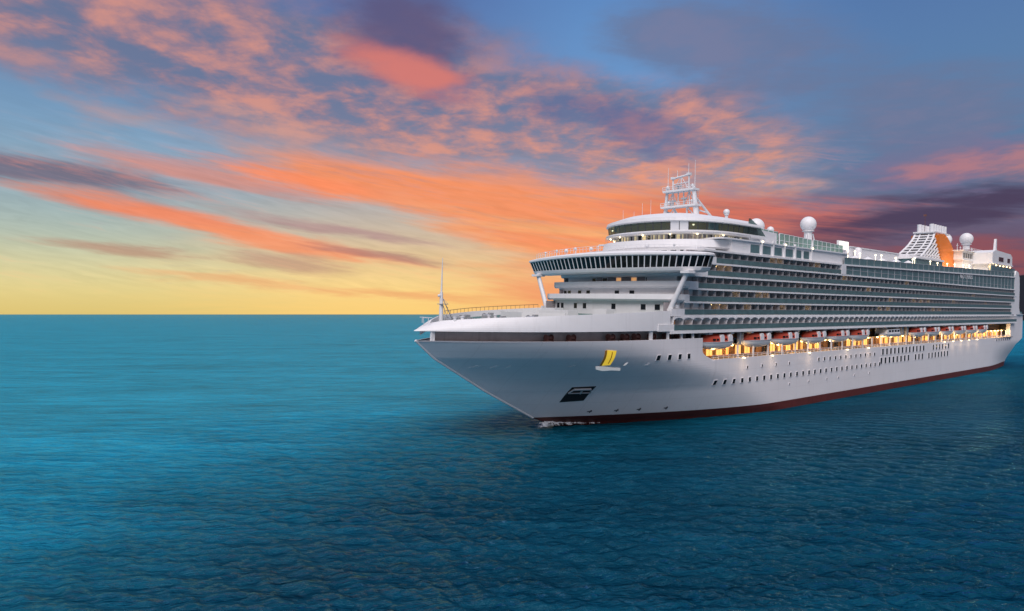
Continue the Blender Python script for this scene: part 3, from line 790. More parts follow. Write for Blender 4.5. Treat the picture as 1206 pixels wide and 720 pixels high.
# panes, each framed, leaning outwards at the top
lo = pl(.68, TW - .9, BZ1); hi = pl(.02, TW, BZ2, .55)
def resample(poly, n, i0, i1):
    pts = [Vector(p) for p in poly[i0:i1]]; L = [0]
    for p, q in zip(pts, pts[1:]): L.append(L[-1] + (q - p).length)
    out = []
    for k in range(n + 1):
        s_ = L[-1] * k / n; j = max(0, min(len(L) - 2, int(np.searchsorted(L, s_) - 1)))
        out.append(pts[j].lerp(pts[j + 1], (s_ - L[j]) / max(1e-6, L[j + 1] - L[j])))
    return out
def panes(parent, lo, hi, n, i0, i1, name, gmf, fm_, fw=.09, proud=.06, cen=Vector((60, 0, 32))):
    a = resample(lo, n, i0, i1); c = resample(hi, n, i0, i1)
    for k in range(n):
        gm = gmf(k) if callable(gmf) else gmf
        p0, p1, q1, q0 = a[k], a[k + 1], c[k + 1], c[k]
        nn = (p1 - p0).cross(q0 - p0).normalized()
        if nn.dot((p0 - cen) * Vector((1, 1, 0))) < 0: nn = -nn
        w = MB(); w.cur = 0
        w.add([p0 + nn * .01, p1 + nn * .01, q1 + nn * .01, q0 + nn * .01], [(0, 1, 2, 3)])
        w.cur = 1
        ex = (p1 - p0).normalized() * fw; ez = (q0 - p0).normalized() * fw * .8
        def bar(u0, u1, v1, v0):
            vs_ = [u0 + nn * proud, u1 + nn * proud, v1 + nn * proud, v0 + nn * proud]; wk = [v - nn * (proud + .05) for v in vs_]
            w.add(vs_ + wk, [(0, 1, 2, 3), (0, 1, 5, 4), (1, 2, 6, 5), (2, 3, 7, 6), (3, 0, 4, 7)])
        bar(p0, p0 + ex, q0 + ex, q0)
        bar(p1 - ex, p1, q1, q1 - ex)
        bar(p0 + ex, p1 - ex, p1 - ex + ez * .6, p0 + ex + ez * .6)
        bar(q0 + ex - ez * .6, q1 - ex - ez * .6, q1 - ex, q0 + ex)
        w.build(name, [M[gm], M[fm_]], parent, fix=False)
panes(bridge, lo, hi, 36, 0, 40, 'bridge_window', 'bridgeglass', 'white', .11)
panes(bridge, lo, hi, 3, 39, 44, 'bridge_window', 'bridgeglass', 'white', .11)
panes(bridge, lo[::-1], hi[::-1], 3, 0, 5, 'bridge_window', 'bridgeglass', 'white', .11)
for sd in (-1, 1):
    s_ = MB(); s_.tube((48.6, sd * 20.6, BZ0), (48.0, sd * 16.9, 22.6), .48, .52, 12); s_.box(47.5, 49.9, min(sd * 19.6, sd * 21.6), max(sd * 19.6, sd * 21.6), BZ0 - .5, BZ0); s_.build('wing_strut', M['white'], bridge)
rl = MB()
pts = [(bridge_front(t) + 1.2, t, BZ2 + .9 + 1.05 * crown(t)) for t in np.linspace(-22.5, 22.5, 46)]
for h in (.5, 1.0): rl.path([(x, y, z + h) for x, y, z in pts], .035, 5)
for x, y, z in pts: rl.tube((x, y, z - .1), (x, y, z + 1.0), .04, n=5, cap=False)
rl.build('roof_railing', M['white'], bridge)
for a, t, h, r in ((48.5, 14.5, 1.6, .28), (49, 12, 1.2, .4), (48.2, 17.8, 1.4, .22), (48.8, 9, 1.8, .3), (49.5, 5, 1.3, .35), (48.4, -17.5, 1.7, .25), (49.6, -10, 1.3, .4), (49.0, 2.5, 2.0, .18)):
    s_ = MB(); z0 = BZ2 + .85 + crown(t); s_.tube((a, t, z0), (a, t, z0 + h * .5), .1, n=6); s_.lathe([(0, 0), (r, .02), (r * 1.1, r), (r * .8, r * 1.7), (0, r * 2)], (a, t, z0 + h * .5), 10)
    s_.build('roof_lamp', M['white'], bridge)

# ------------------------------------------------------------------ balcony decks on the port side
rng = random.Random(11)
T_OUT, T_IN = 18.0, 16.2
BAY = 3.2
rows = [  # floor, ceiling, first bay, end, floor name
    (Z['G'], Z['F'], 48.0, 297.0, .25), (Z['F'], Z['E'], 51.6, 289.5, 0), (Z['E'], Z['D'], 53.2, 289.5, 0),
    (Z['D'], Z['C'], 56.2, 294.0, 0), (Z['C'], Z['B'], 59.5, 294.0, 0), (Z['B'], Z['A'], 62.6, 123.5, 0)]
rest_div, rest_door, rest_lit = MB(), MB(), MB()
core = MB(); core.box(62, 294, -T_IN + .5, 17.6, Z['G'] - .4, Z['A'] - .4); core.box(62, 294, -12.9, 17.6, 12.0, Z['G'] - .4); core.box(53, 62.2, -15, 15, 18, Z['C']); core.build('superstructure_core', M['white'], ship)
lit_at = {0: [(50, 53)], 1: [(62, 66), (72, 76), (86, 92), (101, 104), (147, 156), (190, 200)], 2: [(70, 73), (79, 86), (156, 160), (170, 192), (214, 218), (250, 254)], 3: [(96, 99), (140, 143), (205, 208), (235, 238)], 4: [(63, 69), (123, 129), (168, 171)], 5: [(85, 92), (104, 110)]}
for k, (z0, z1, a0, a1, bump) in enumerate(rows):
    to = T_OUT + bump
    s_ = MB()
    s_.box(a0 - 1.2, a1, -to, -T_IN + .2, z0 - .36, z0)
    if k == 0: s_.box(46.8, a1, -to - .05, -to + .5, z0 - .62, z0 - .36)
    slab = s_.build('balcony_deck', M['white'], ship)
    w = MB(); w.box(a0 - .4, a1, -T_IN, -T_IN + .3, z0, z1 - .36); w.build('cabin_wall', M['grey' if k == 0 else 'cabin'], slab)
    bl = MB()
    bl.cur = 0; bl.box(a0, a1, -to + .06, -to + .10, z0 + .06, z0 + 1.08)
    bl.cur = 1; bl.box(a0, a1, -to + .03, -to + .13, z0 + 1.08, z0 + 1.15)
    bl.build('balustrade', [M['teal'], M['steel']], slab)
    n = int((a1 - a0) / BAY)
    for i in range(n + 1):
        a = a0 + i * BAY
        def div(mb, x):
            if k == 0:      # arched screens on the lowest balcony deck
                mb.prism([(-to + .3, z0 + .02), (-to + .3, z0 + 1.3), (-to + .12, z0 + 2.2), (-to + .02, z1 - .36), (-T_IN, z1 - .36), (-T_IN, z0 + .02)], 'x', x - .04, x + .04)
                ar = [(x + .04, z1 - .37), (x + .04, z1 - 1.0), (x + .5, z1 - .72), (x + 1.1, z1 - .58), (x + 2.06, z1 - .58), (x + 2.66, z1 - .72), (x + BAY - .04, z1 - 1.0), (x + BAY - .04, z1 - .37)]
                mb.prism(ar, 'y', -to + .1, -to + .25)
            else:
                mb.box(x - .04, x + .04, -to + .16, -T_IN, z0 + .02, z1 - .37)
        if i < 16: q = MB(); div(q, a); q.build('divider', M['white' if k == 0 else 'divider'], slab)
        else:
            rest_div.cur = 1 if k == 0 else 0; div(rest_div, a)
        if i == n: break
        lit = any(u <= a + 1 <= v for u, v in lit_at[k])
        def door(mb, x):
            mb.box(x + .45, x + 1.55, -T_IN - .03, -T_IN + .05, z0 + .08, z0 + 2.1)
            if not lit: mb.box(x + 1.62, x + 2.72, -T_IN - .03, -T_IN + .05, z0 + .08, z0 + 2.1)
        if i < 16: q = MB(); door(q, a); q.build('balcony_door', M['cabinlit' if lit else 'glass'], slab)
        else: door(rest_lit if lit else rest_door, a)
        if lit and (i % 2 == 0 or i < 10):
            q = MB(); q.lathe([(0, -.2), (.16, -.1), (.2, .08), (0, .12)], (a + 1.6, -T_IN - .5, z1 - .6), 8); q.build('balcony_lamp', M['lamp'], slab)
tag(rest_div.build('divider', [M['divider'], M['white']], ship), kind='stuff')
tag(rest_door.build('balcony_door', M['glass'], ship), kind='stuff')
rest_lit.build('lit_balcony_door', M['cabinlit'], ship)
# deck edges between rows that carry on to the stern, and the white stern column
for z, a0, a1 in ((Z['F'], 289, 297), (Z['C'], 62, 297)):
    s_ = MB(); s_.box(a1 - 3, a1, -T_OUT, -T_IN, z - .36, z); s_.build('deck_edge', M['white'], ship)
st = MB()
prof = [(289.5, Z['F']), (289.5, Z['D'] - .4), (294, Z['D'] - .4), (294, 38.6), (296.0, 40.6), (299.5, 40.0), (301.2, 37.5), (301.8, 33), (301.8, Z['F'] + 3), (303.5, Z['F'] + .4), (312, Z['F'])]
st.prism([(a, z) for a, z in prof], 'y', -17.9, -15.5)
st.prism([(a, z) for a, z in prof], 'y', 15.5, 17.9); st.box(294, 300.8, -15.5, 15.5, Z['F'], 39.5)
st.build('stern_wall', M['white'], ship)
sd_ = MB(); sd_.box(288, 312, -17.2, 17.2, 21.9, 22.05); sd_.build('stern_terrace', M['deck'], ship)
ta = MB(); ta.box(297, 311.5, -16.9, -16.85, 22.05, 23.1); ta.build('stern_balustrade', M['teal'], ship)

# ------------------------------------------------------------------ top decks: A deck, windowed gallery, upper teal panels that rise aft
ZA = Z['A']
RISE = lambda a: 35.35 + max(0, a - 125) * .0155
s_ = MB(); s_.box(58, 125, -18.05, 17.8, ZA - .38, ZA); s_.build('upper_deck', M['white'], ship)
po = MB(); po.box(122.6, 125.4, -18.06, -16, Z['B'] + .02, ZA - .38); po.build('deck_pillar', M['white'], ship)
ud = MB()
A = [(a, RISE(a)) for a in (125, 180, 240, 294)]
for (x0, z0), (x1, z1) in zip(A, A[1:]):
    ud.add([(x0, -18.05, z0 - .4), (x1, -18.05, z1 - .4), (x1, -18.05, z1), (x0, -18.05, z0), (x0, 17.8, z0 - .4), (x1, 17.8, z1 - .4), (x1, 17.8, z1), (x0, 17.8, z0)],
           [(0, 1, 2, 3), (4, 7, 6, 5), (3, 2, 6, 7), (0, 4, 5, 1), (0, 3, 7, 4), (1, 5, 6, 2)])
ud.build('upper_deck', M['white'], ship)
s_ = MB(); s_.box(123.5, 294, -18.04, -16, Z['B'] - .4, Z['B'] - .01); s_.build('upper_deck', M['white'], ship)
# long teal glass wall between them, in panels
for i in range(34):
    x0 = 125.5 + i * 4.95; x1 = x0 + 4.8
    q = MB(); q.cur = 0
    q.add([(x0, -17.7, Z['B'] + .05), (x1, -17.7, Z['B'] + .05), (x1, -17.7, RISE(x1) - .42), (x0, -17.7, RISE(x0) - .42)], [(0, 1, 2, 3)])
    q.cur = 1; q.box(x1, x1 + .15, -17.78, -17.6, Z['B'] + .02, RISE(x1) - .42)
    zr = Z['B'] + 1.25; q.box(x0, x1, -17.75, -17.62, zr, zr + .1)
    q.build('glass_panel', [M['panel'], M['grey']], ship)
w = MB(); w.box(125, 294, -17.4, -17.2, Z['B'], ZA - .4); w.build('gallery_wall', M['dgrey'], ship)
# sun deck side: rail, screen and posts above A deck aft
sd2 = MB()
for x0, x1 in zip(np.linspace(125, 294, 35), np.linspace(125, 294, 35)[1:]):
    sd2.cur = 0; sd2.add([(x0, -17.6, RISE(x0)), (x1, -17.6, RISE(x1)), (x1, -17.6, RISE(x1) + 1.75), (x0, -17.6, RISE(x0) + 1.75)], [(0, 1, 2, 3)])
    sd2.cur = 1; sd2.box(x0 - .05, x0 + .05, -17.68, -17.54, RISE(x0), RISE(x0) + 1.85)
    sd2.path([(x0, -17.6, RISE(x0) + 1.8), (x1, -17.6, RISE(x1) + 1.8)], .07, 5)
sd2.build('sun_deck_screen', [M['panel'], M['steel']], ship)
# faint line name in pale letters on the teal band near the stern
def lettering(text, a, z, size, t, mat, parent, name='ship_lettering', slope=0.0155):
    c = bpy.data.curves.new(name, 'FONT'); c.body = text; c.size = size; c.extrude = .03; c.space_character = 1.15
    o = bpy.data.objects.new(name, c); COL.objects.link(o)
    dg = bpy.context.evaluated_depsgraph_get()
    me = bpy.data.meshes.new_from_object(o.evaluated_get(dg)); bpy.data.objects.remove(o)
    me.materials.clear(); me.materials.append(M[mat])
    o = bpy.data.objects.new(name, me); COL.objects.link(o); o.parent = parent
    o.location = (a, -t, z); o.rotation_euler = (R(90), -slope, 0)
    return o
lettering('P&O CRUISES', 221, RISE(224) - 2.0, 2.2, 17.85, 'white', ship)

# gallery with dark teal windows between white posts (forward part)
gl_ = MB(); gl_.box(70, 128, -17.1, 16.9, ZA, 38.1); gallery = gl_.build('gallery', M['white'], ship)
for i, a in enumerate((77.5, 82.6, 87.9, 93.3, 98.6, 102.7)):
    w_ = 4.0 if i < 4 else 3.0
    side_window(gallery, a, ZA + .35, w_, 1.9, 17.12, 'panel' if i != 9 else 'glass', name='gallery_window')
for i, a in enumerate((81.9, 87.2, 92.6, 97.9, 106.5)):
    q = MB(); q.box(a, a + .45, -17.5, -17.1, ZA, 38.9); q.build('gallery_post', M['white'], gallery)
    if i in (0, 2, 4):
        q = MB(); q.lathe([(0, -.22), (.2, -.12), (.2, .12), (0, .22)], (a + .2, -17.65, 38.4), 10); q.build('gallery_lamp', M['lampw'], gallery)
s_ = MB(); s_.box(66, 128, -17.5, 17.3, 38.1, 38.4); s_.build('sun_deck', M['white'], ship)
# green tinted windscreens stepping down aft
for (x0, x1, z0, z1, t) in ((80, 97, 42.4, 41.9, 13.4), (97, 114, 41.6, 41.2, 13.8), (114, 132, 41.2, 40.8, 14.2)):
    n = 7
    for i in range(n):
        u0 = x0 + (x1 - x0) * i / n; u1 = x0 + (x1 - x0) * (i + 1) / n; zt = z0 + (z1 - z0) * i / n
        q = MB(); q.cur = 0; q.box(u0 + .1, u1 - .05, -t - .04, -t + .04, 38.4, zt); q.cur = 1
        q.box(u0 - .06, u0 + .06, -t - .1, -t + .1, 38.4, zt + .1); q.box(u0, u1, -t - .08, -t + .08, zt, zt + .12); q.box(u0, u1, -t - .08, -t + .08, 39.9, 40.0)
        q.build('windscreen', [M['screenglass'], M['white']], ship)
pd = MB(); pd.box(80, 134, -11.5, 11.5, 38.4, 39.6); pd.build('pool_deck_house', M['white'], ship)
for i in range(26):  # row of deck chairs behind the windscreens
    a = 82 + i * 1.95; t = 11.9 + rng.random() * 1.1
    q = MB(); h = .9 + rng.random() * .9; q.box(a, a + .5, -t - .3, -t + .3, 38.4, 38.4 + h); q.box(a + .1, a + 1.2, -t - .3, -t + .25, 38.75, 38.85)
    q.build('deck_furniture', M['white' if i % 3 else 'steel'], ship)
# white lit screen and pool houses further aft
q = MB(); q.cur = 1; q.box(147.0, 154.0, -6.6, -6.0, 41.0, 43.9); q.cur = 0; q.box(147.3, 153.7, -6.66, -6.6, 41.2, 43.7); q.build('film_screen', [M['screen'], M['white']], ship)
q = MB(); q.box(149.5, 151.5, -6.4, -5.6, 38, 41.0); q.build('screen_pedestal', M['white'], ship)
q = MB(); q.lathe([(1.1, 0), (1.1, 2.6), (.8, 3.3), (.3, 3.5), (0, 3.5)], (160, -7, 39), 12); q.build('vent_cowl', M['white'], ship)
for (x0, x1, t, z1) in ((136, 146, 9, 40.6), (158, 198, 5.5, 42.6)):
    q = MB(); q.box(x0, x1, -t, t, 37.0, z1); q.box(x0 - .3, x1 + .3, -t - .3, t + .3, z1, z1 + .25); ph = q.build('pool_house', M['white'], ship)
for i in range(30):  # loose deck chairs with a parasol here and there
    a = 137 + i * 2.6 + rng.random(); t = 14.2 + rng.random() * 2
    q = MB()
    if i % 4 == 0 and a < 186:
        q.tube((a, -t, RISE(a)), (a, -t, RISE(a) + 2.6), .05, n=6); q.lathe([(1.5, 0), (1.45, .05), (.1, .8), (0, .8)], (a, -t, RISE(a) + 2.2), 10); q.build('deck_parasol', M['white'], ship)
    else:
        q.box(a, a + 1.6, -t - .35, -t + .35, RISE(a) + .3, RISE(a) + .42); q.box(a + 1.3, a + 1.5, -t - .35, -t + .35, RISE(a) + .4, RISE(a) + 1.1); q.box(a + .1, a + .2, -t - .3, -t + .3, RISE(a), RISE(a) + .3); q.box(a + 1.4, a + 1.5, -t - .3, -t + .3, RISE(a), RISE(a) + .3)
        q.build('deck_furniture', M['grey' if i % 3 else 'white'], ship)
for a, z, t in ((131, 39.4, 16), (138, 39.0, 16.4), (150, 39.2, 16), (157, 39.6, 15), (164, 39.2, 16.6), (178, 39.4, 16.6), (194, 39.6, 16.6), (229, 40, 16.5), (236, 40.2, 16.5), (171, 39.6, 14), (186, 40.3, 14.5), (143, 40, 13), (203, 39.5, 16), (212, 39.7, 16.3), (221, 39.9, 16)):
    q = MB(); q.tube((a, -t, RISE(a)), (a, -t, z - .2), .06, n=6); q.lathe([(0, -.25), (.25, -.12), (.25, .12), (0, .25)], (a, -t, z), 10); q.build('deck_lamp', M['lampw'], ship)

# ------------------------------------------------------------------ observation lounge over the bridge
LC = (79.0, 0.0)
def lounge(off, z, lift=0.0, n=40):
    """rounded front, straight sides towards the stern"""
    o = []
    for i in range(n + 1):
        t = -math.pi / 2 + math.pi * i / n
        c_, s_ = math.cos(t), math.sin(t)
        a = LC[0] - (19.5 + off) * abs(c_) ** .6
        y = (15.6 + off) * math.copysign(abs(s_) ** .9, s_)
        o.append((a, y, z + lift * (1 - (y / 17) ** 2)))
    return o
lounge_e = empty('observation_lounge', (0, 0, 0), parent=ship)
def lounge_ring(name, rings, mat, aft=79):
    b = MB(); rr = [r + [(aft, r[-1][1], r[-1][2]), (aft, r[0][1], r[0][2])] for r in rings]
    loft(b, rr); return b.build(name, M[mat], lounge_e)
lounge_ring('lounge_bulwark', [lounge(.6, 36.0), lounge(1.4, 36.3), lounge(1.1, 37.95), lounge(.7, 38.0)], 'white', 80)
lounge_ring('lounge_recess', [lounge(-1.4, 37.9), lounge(-1.4, 39.4)], 'cabin', 79)
panes(lounge_e, lounge(-1.4, 38.1), lounge(-1.4, 39.25), 46, 0, 41, 'recess_window', lambda k: 'glass' if k % 4 == 1 or k % 7 == 2 else 'loungelit', 'grey', .12, .05, Vector((79, 0, 40)))
lounge_ring('lounge_rim', [lounge(.2, 39.25), lounge(.6, 39.4), lounge(.6, 39.85), lounge(.2, 40.0)], 'white', 86)
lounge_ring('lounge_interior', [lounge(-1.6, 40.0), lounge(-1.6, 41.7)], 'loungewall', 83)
lounge_ring('lounge_roof', [lounge(.3, 41.6, .3), lounge(.65, 41.75, .4), lounge(.5, 42.2, .7), lounge(-3, 43.1, 1.0), lounge(-8, 43.6, 1.2), lounge(-13, 43.8, 1.2)], 'white', 84)
lo = lounge(.0, 40.0); hi = lounge(.25, 41.65, .3)
nn = len(lo)
a_ = resample(lo, 30, 0, nn)
panes(lounge_e, lo, hi, 30, 0, nn, 'lounge_window', lambda k: 'white' if -12.2 < a_[k].y < -9.2 else 'emis_green', 'dgrey', .07, .05, Vector((79, 0, 40)))
for i, t in enumerate(np.linspace(-1.2, 1.3, 7)):
    c_, s_ = math.cos(t), math.sin(t); off = -.3
    a = LC[0] - (19.5 + off) * abs(c_) ** .6; y = -(15.6 + off) * math.copysign(abs(s_) ** .9, s_)
    q = MB(); q.lathe([(0, -.16), (.16, -.1), (.16, .1), (0, .14)], (a, y, 39.15), 8); q.build('lounge_lamp', M['lampw'], lounge_e)
    ld = bpy.data.lights.new('lounge_light', 'POINT'); ld.energy = 14; ld.color = (1, .78, .42); ld.shadow_soft_size = .15
    ll = bpy.data.objects.new('lounge_light', ld); COL.objects.link(ll); ll.parent = ship; ll.location = (a - .25, y, 38.9)
for i in range(9):
    t = -1.0 + i * .26
    c_, s_ = math.cos(t), math.sin(t); off = -.55
    a = LC[0] - (19.5 + off) * abs(c_) ** .6; y = -(15.6 + off) * math.copysign(abs(s_) ** .9, s_)
    if i in (1, 6, 7): q = MB(); q.lathe([(0, -.24), (.22, -.1), (.22, .1), (0, .14)], (a, y, 41.2), 8); q.build('lounge_lamp', M['lampw'], lounge_e)
q = MB()    # white blind seen behind the glass on the port bow
q.box(66.6, 70.2, -13.6, -13.3, 40.3, 41.6); q.build('lounge_blind', M['white'], lounge_e)
# the glass side that slopes down aft of the lounge
for sd in (-1, 1):
    q = MB(); q.prism([(79, 40.0), (86.5, 39.9), (83.5, 42.0), (79.5, 43.6)], 'y', min(sd * 15.9, sd * 15.5), max(sd * 15.9, sd * 15.5)); q.build('lounge_side_glass', M['emis_green'], lounge_e)
q = MB(); q.prism([(80, -15.4), (100, -13), (100, 13), (80, 15.4)], 'z', 38.4, 41.6); q.build('lounge_aft_house', M['white'], lounge_e)
pts = [(a, y, 38.65) for a, y, z in lounge(.7, 0)][::2]
rl = MB(); rl.path([(x, y, z + .9) for x, y, z in pts], .04, 5)
for x, y, z in pts: rl.tube((x, y, z), (x, y, z + .9), .04, n=5, cap=False)
rl.build('lounge_railing', M['steel'], lounge_e)

# ------------------------------------------------------------------ radar mast
mast = empty('radar_mast', (0, 0, 43.4 * .11), parent=ship); mast.scale = (1, .68, .89)
MX = 75.5
for sd, r in ((-1, .95), (1, .7)):
    q = MB(); q.tube((MX, sd * 6.7, 43.4), (MX - .3, sd * 5.4, 52.6), r, r * .55, 12); q.build('mast_leg', M['white'], mast)
    q = MB(); q.tube((MX + 9, sd * 6.6, 43.2), (MX + .6, sd * 5.8, 49.6), .42, .32, 8); q.tube((MX + 5, sd * 6.4, 46.1), (MX + .4, sd * 6.0, 46.6), .2, n=6); q.build('mast_brace', M['white'], mast)
for z, w_ in ((47.7, 7.2), (51.9, 6.4)):
    q = MB(); q.box(MX - 1.3, MX + 1.1, -w_, w_, z - .26, z + .26)
    for y in np.linspace(-w_, w_, 10): q.tube((MX - 1.3, y, z), (MX - 1.3, y, z + 1.1), .07, n=5)
    for h in (.6, 1.1): q.path([(MX - 1.3, -w_, z + h), (MX - 1.3, w_, z + h)], .06, 5)
    q.build('mast_platform', M['white'], mast)
for y0, y1, z0, z1, r in ((-3.6, -3.3, 47.9, 51.7, .22), (-1.2, -1.1, 47.9, 51.7, .22), (1.2, 1.1, 47.9, 51.7, .22), (3.6, 3.3, 47.9, 51.7, .22), (-2.6, -2.6, 44.2, 47.5, .34), (2.6, 2.6, 44.2, 47.5, .34),
                          (-5.8, -3.4, 47.9, 51.6, .15), (5.8, 3.4, 47.9, 51.6, .15), (-3.4, -1.2, 51.6, 47.9, .13), (3.4, 1.2, 51.6, 47.9, .13), (-6.2, -2.6, 44.5, 47.5, .18), (6.2, 2.6, 44.5, 47.5, .18)):
    q = MB(); q.tube((MX, y0, z0), (MX, y1, z1), r, n=6); q.build('mast_strut', M['white'], mast)
q = MB(); q.path([(MX, -3.2, 52.1), (MX, -3.2, 56.0), (MX, 3.4, 55.4), (MX, 3.4, 52.1)], .26, 6); q.path([(MX, 0, 52.1), (MX, 0, 55.7)], .16); q.path([(MX, -3.2, 54), (MX, 3.4, 53.8)], .14); q.box(MX - .5, MX + .5, -3.8, -2.6, 55.8, 56.4); q.box(MX - .5, MX + .5, 2.9, 4.0, 55.2, 55.8)
q.path([(MX, -3.2, 52.1), (MX, 0, 55.7), (MX, 3.4, 52.1)], .1); q.build('mast_top_frame', M['white'], mast)
for y, z, w_ in ((-2.3, 49.4, 2.2), (2.3, 49.0, 1.8), (.2, 52.9, 2.4)):
    q = MB(); q.tube((MX - .9, y, z - .9), (MX - .9, y, z), .3, n=8); q.box(MX - 1.2, MX - .6, y - w_ / 2, y + w_ / 2, z, z + .4); q.build('radar_scanner', M['grey'], mast)
for y, z, r in ((-5.0, 52.9, .5), (5.2, 53.0, .6), (-4.8, 48.9, .45), (4.6, 48.9, .5)):
    q = MB(); q.lathe([(0, -r), (r * .8, -r * .6), (r, 0), (r * .7, r * .7), (0, r)], (MX - .3, y, z), 12); q.tube((MX - .3, y, z - 1.2), (MX - .3, y, z - r * .8), .12, n=6); q.build('mast_dome', M['white'], mast)
q = MB()
for k in range(14): q.tube((MX + .75, -6.9 + k * .05, 44 + k * .6), (MX + .75, -6.3 + k * .05, 44 + k * .6), .05, n=5)
q.tube((MX + .75, -6.9, 44), (MX + .75, -6.2, 52), .06, n=5); q.tube((MX + .75, -6.3, 44), (MX + .75, -5.6, 52), .06, n=5); q.build('mast_ladder', M['grey'], mast)
for y, z0, z1 in ((-5.6, 52, 59.6), (5.5, 52, 58.6), (-3.0, 56.2, 59), (1.6, 55.6, 57.6)):
    q = MB(); q.tube((MX, y, z0), (MX, y, z1), .13, .05, 6); q.build('whip_antenna', M['white'], mast)
for a, y, z, h in ((67, 10.5, 43.2, 3.2), (68, 8, 43.4, 2.6), (66, 4, 43.6, 3.8), (65.5, 1.2, 43.8, 4.2)):
    q = MB(); q.tube((a, y, z - .5), (a, y, z + h), .06, .03, 6); q.build('whip_antenna', M['white'], lounge_e)

# ------------------------------------------------------------------ radomes
def radome(a, t, zc, r, base):
    pr = [(r * math.cos(p), r * math.sin(p)) for p in np.linspace(-1.05, math.pi / 2 - .001, 16)]
    q = MB(); q.lathe(pr, (a, -t, zc), 28); o = q.build('radome', M['white'], ship)
    q = MB(); q.lathe([(r * .52, 0), (r * .5, zc - r * .85 - base)], (a, -t, base), 16)
    q.lathe([(r * .75, 0), (r * .75, .2), (r * .5, .25)], (a, -t, zc - r * .95), 16)
    for s1 in (-1, 1): q.tube((a + s1 * r * .8, -t, base), (a + s1 * r * .4, -t, zc - r), .12, n=6)
    q.build('radome_pedestal', M['white'], o)
radome(110.6, 0, 45.4, 2.2, 41.5)
radome(141.0, 0, 48.6, 2.3, 40.5)
radome(94, 1, 47.6, .8, 41.5)
radome(118.4, 0, 45.1, .95, 41.5)
radome(270.0, 6, 53.0, 2.5, 48.6)
radome(284.0, -6, 54.4, 2.6, 48.6)
q = MB(); q.lathe([(2.0, 0), (2.0, .8), (1.6, 2.2)], (141, 0, 40.5), 14); q.box(138, 144.5, -3, 3, 38, 40.6)
for s1 in (-1.4, 0, 1.4): q.tube((141 + s1 * 1.6, -1.5, 40.6), (141 + s1, -.8, 45.8), .2, n=6)
q.build('radome_tower', M['white'], ship)

# ------------------------------------------------------------------ funnel
funnel = empty('funnel', (0, 0, 0), parent=ship)
FT = 4.4
def fside(z): return FT - (z - 43) * .10
fz0, fz1 = 42.0, 53.6
ff = lambda z: float(np.interp(z, [42, 44, 48, 51, 53.6], [219, 224.5, 233, 237.5, 240.0]))
fb = lambda z: float(np.interp(z, [42, 53.6], [250, 250]))
body = MB()
rings = [[(ff(z) + 1.0, -fside(z) + .5, z), (fb(z), -fside(z) + .5, z), (fb(z), fside(z) - .5, z), (ff(z) + 1.0, fside(z) - .5, z)] for z in (42, 44, 48, 51, 53.5)]
loft(body, rings); body.build('funnel_casing', M['dgrey'], funnel)
lat = MB()
for sd in (-1, 1):
    P = lambda a, z: Vector((a, sd * fside(z), z))
    lat.path([P(ff(z), z) for z in np.linspace(42, 53.6, 10)], .42, 8)
    for z in (44.2, 46.6, 48.9, 51.2, 53.4): lat.tube(P(ff(z), z), P(243.5, z), .36, n=8)
    for k in range(9):
        a_t = 222 + k * 2.8; lo_a = a_t - 20
        # slanting bars that run with the front edge of the funnel
        pts_ = []
        for z in np.linspace(42, 53.6, 14):
            a = ff(z) + (k + 1) * (3.6 - (53.6 - z) * .06)
            if a < 245: pts_.append(P(a, z))
        if len(pts_) > 1: lat.path(pts_, .36, 8)
for z in (44.2, 45.4, 46.6, 47.8, 48.9, 50.1, 51.2, 52.3, 53.4):
    lat.tube((ff(z), -fside(z), z), (ff(z), fside(z), z), .36, n=8)
for y in (-1.6, 1.6): lat.path([(ff(z), y, z) for z in np.linspace(42, 53.6, 8)], .3, 8)
lat.build('funnel_lattice', M['white'], funnel)
q = MB(); q.box(238.5, 256.5, -3.9, 3.9, 53.5, 54.0); q.build('funnel_cap', M['white'], funnel)
for i in range(6):
    for y in (-2.2, 2.2):
        q = MB(); a = 240.4 + i * 2.9; q.tube((a, y, 53.9), (a, y, 57.0), .85, .85, 14); q.tube((a, y, 56.95), (a, y, 57.05), .62, .62, 12); q.build('exhaust_pipe', M['white'], funnel)
q = MB(); q.tube((239.6, 0, 54), (239.6, 0, 61), .1, .07, 6); q.box(239.3, 239.9, -.5, .5, 60.1, 60.8); q.build('funnel_antenna', M['rope'], funnel)
q = MB()
tail = [(239.5, 52.6), (246.0, 53.4), (250.5, 52.2), (254.5, 50.0), (258.5, 47.2), (262.0, 44.4), (265.5, 41.8), (268.8, 38.7), (246.5, 38.7), (243.6, 43.0), (241.2, 48.0)]
q.prism(tail, 'y', -4.9, 4.9); q.build('funnel_tail', M['orange'], funnel)
for i in range(8):
    q = MB(); q.lathe([(0, -.2), (.2, -.1), (.2, .1), (0, .2)], (247.5 + i * 2.7, -5.3, 39.2), 8); q.build('funnel_lamp', M['lamp'], funnel)
# teal glass house under the funnel
q = MB(); q.cur = 0; q.box(197.6, 224, -11.2, 10, 37.5, 41.0); q.cur = 1; q.box(197, 224.6, -11.6, 10.4, 41.0, 41.6); q.box(224, 242, -5, 5, 38, 42); q.build('lido_house', [M['panel'], M['white']], ship)
q = MB(); q.box(208, 240, -5.4, 5.4, 42, 43.2); q.build('funnel_base', M['white'], ship)

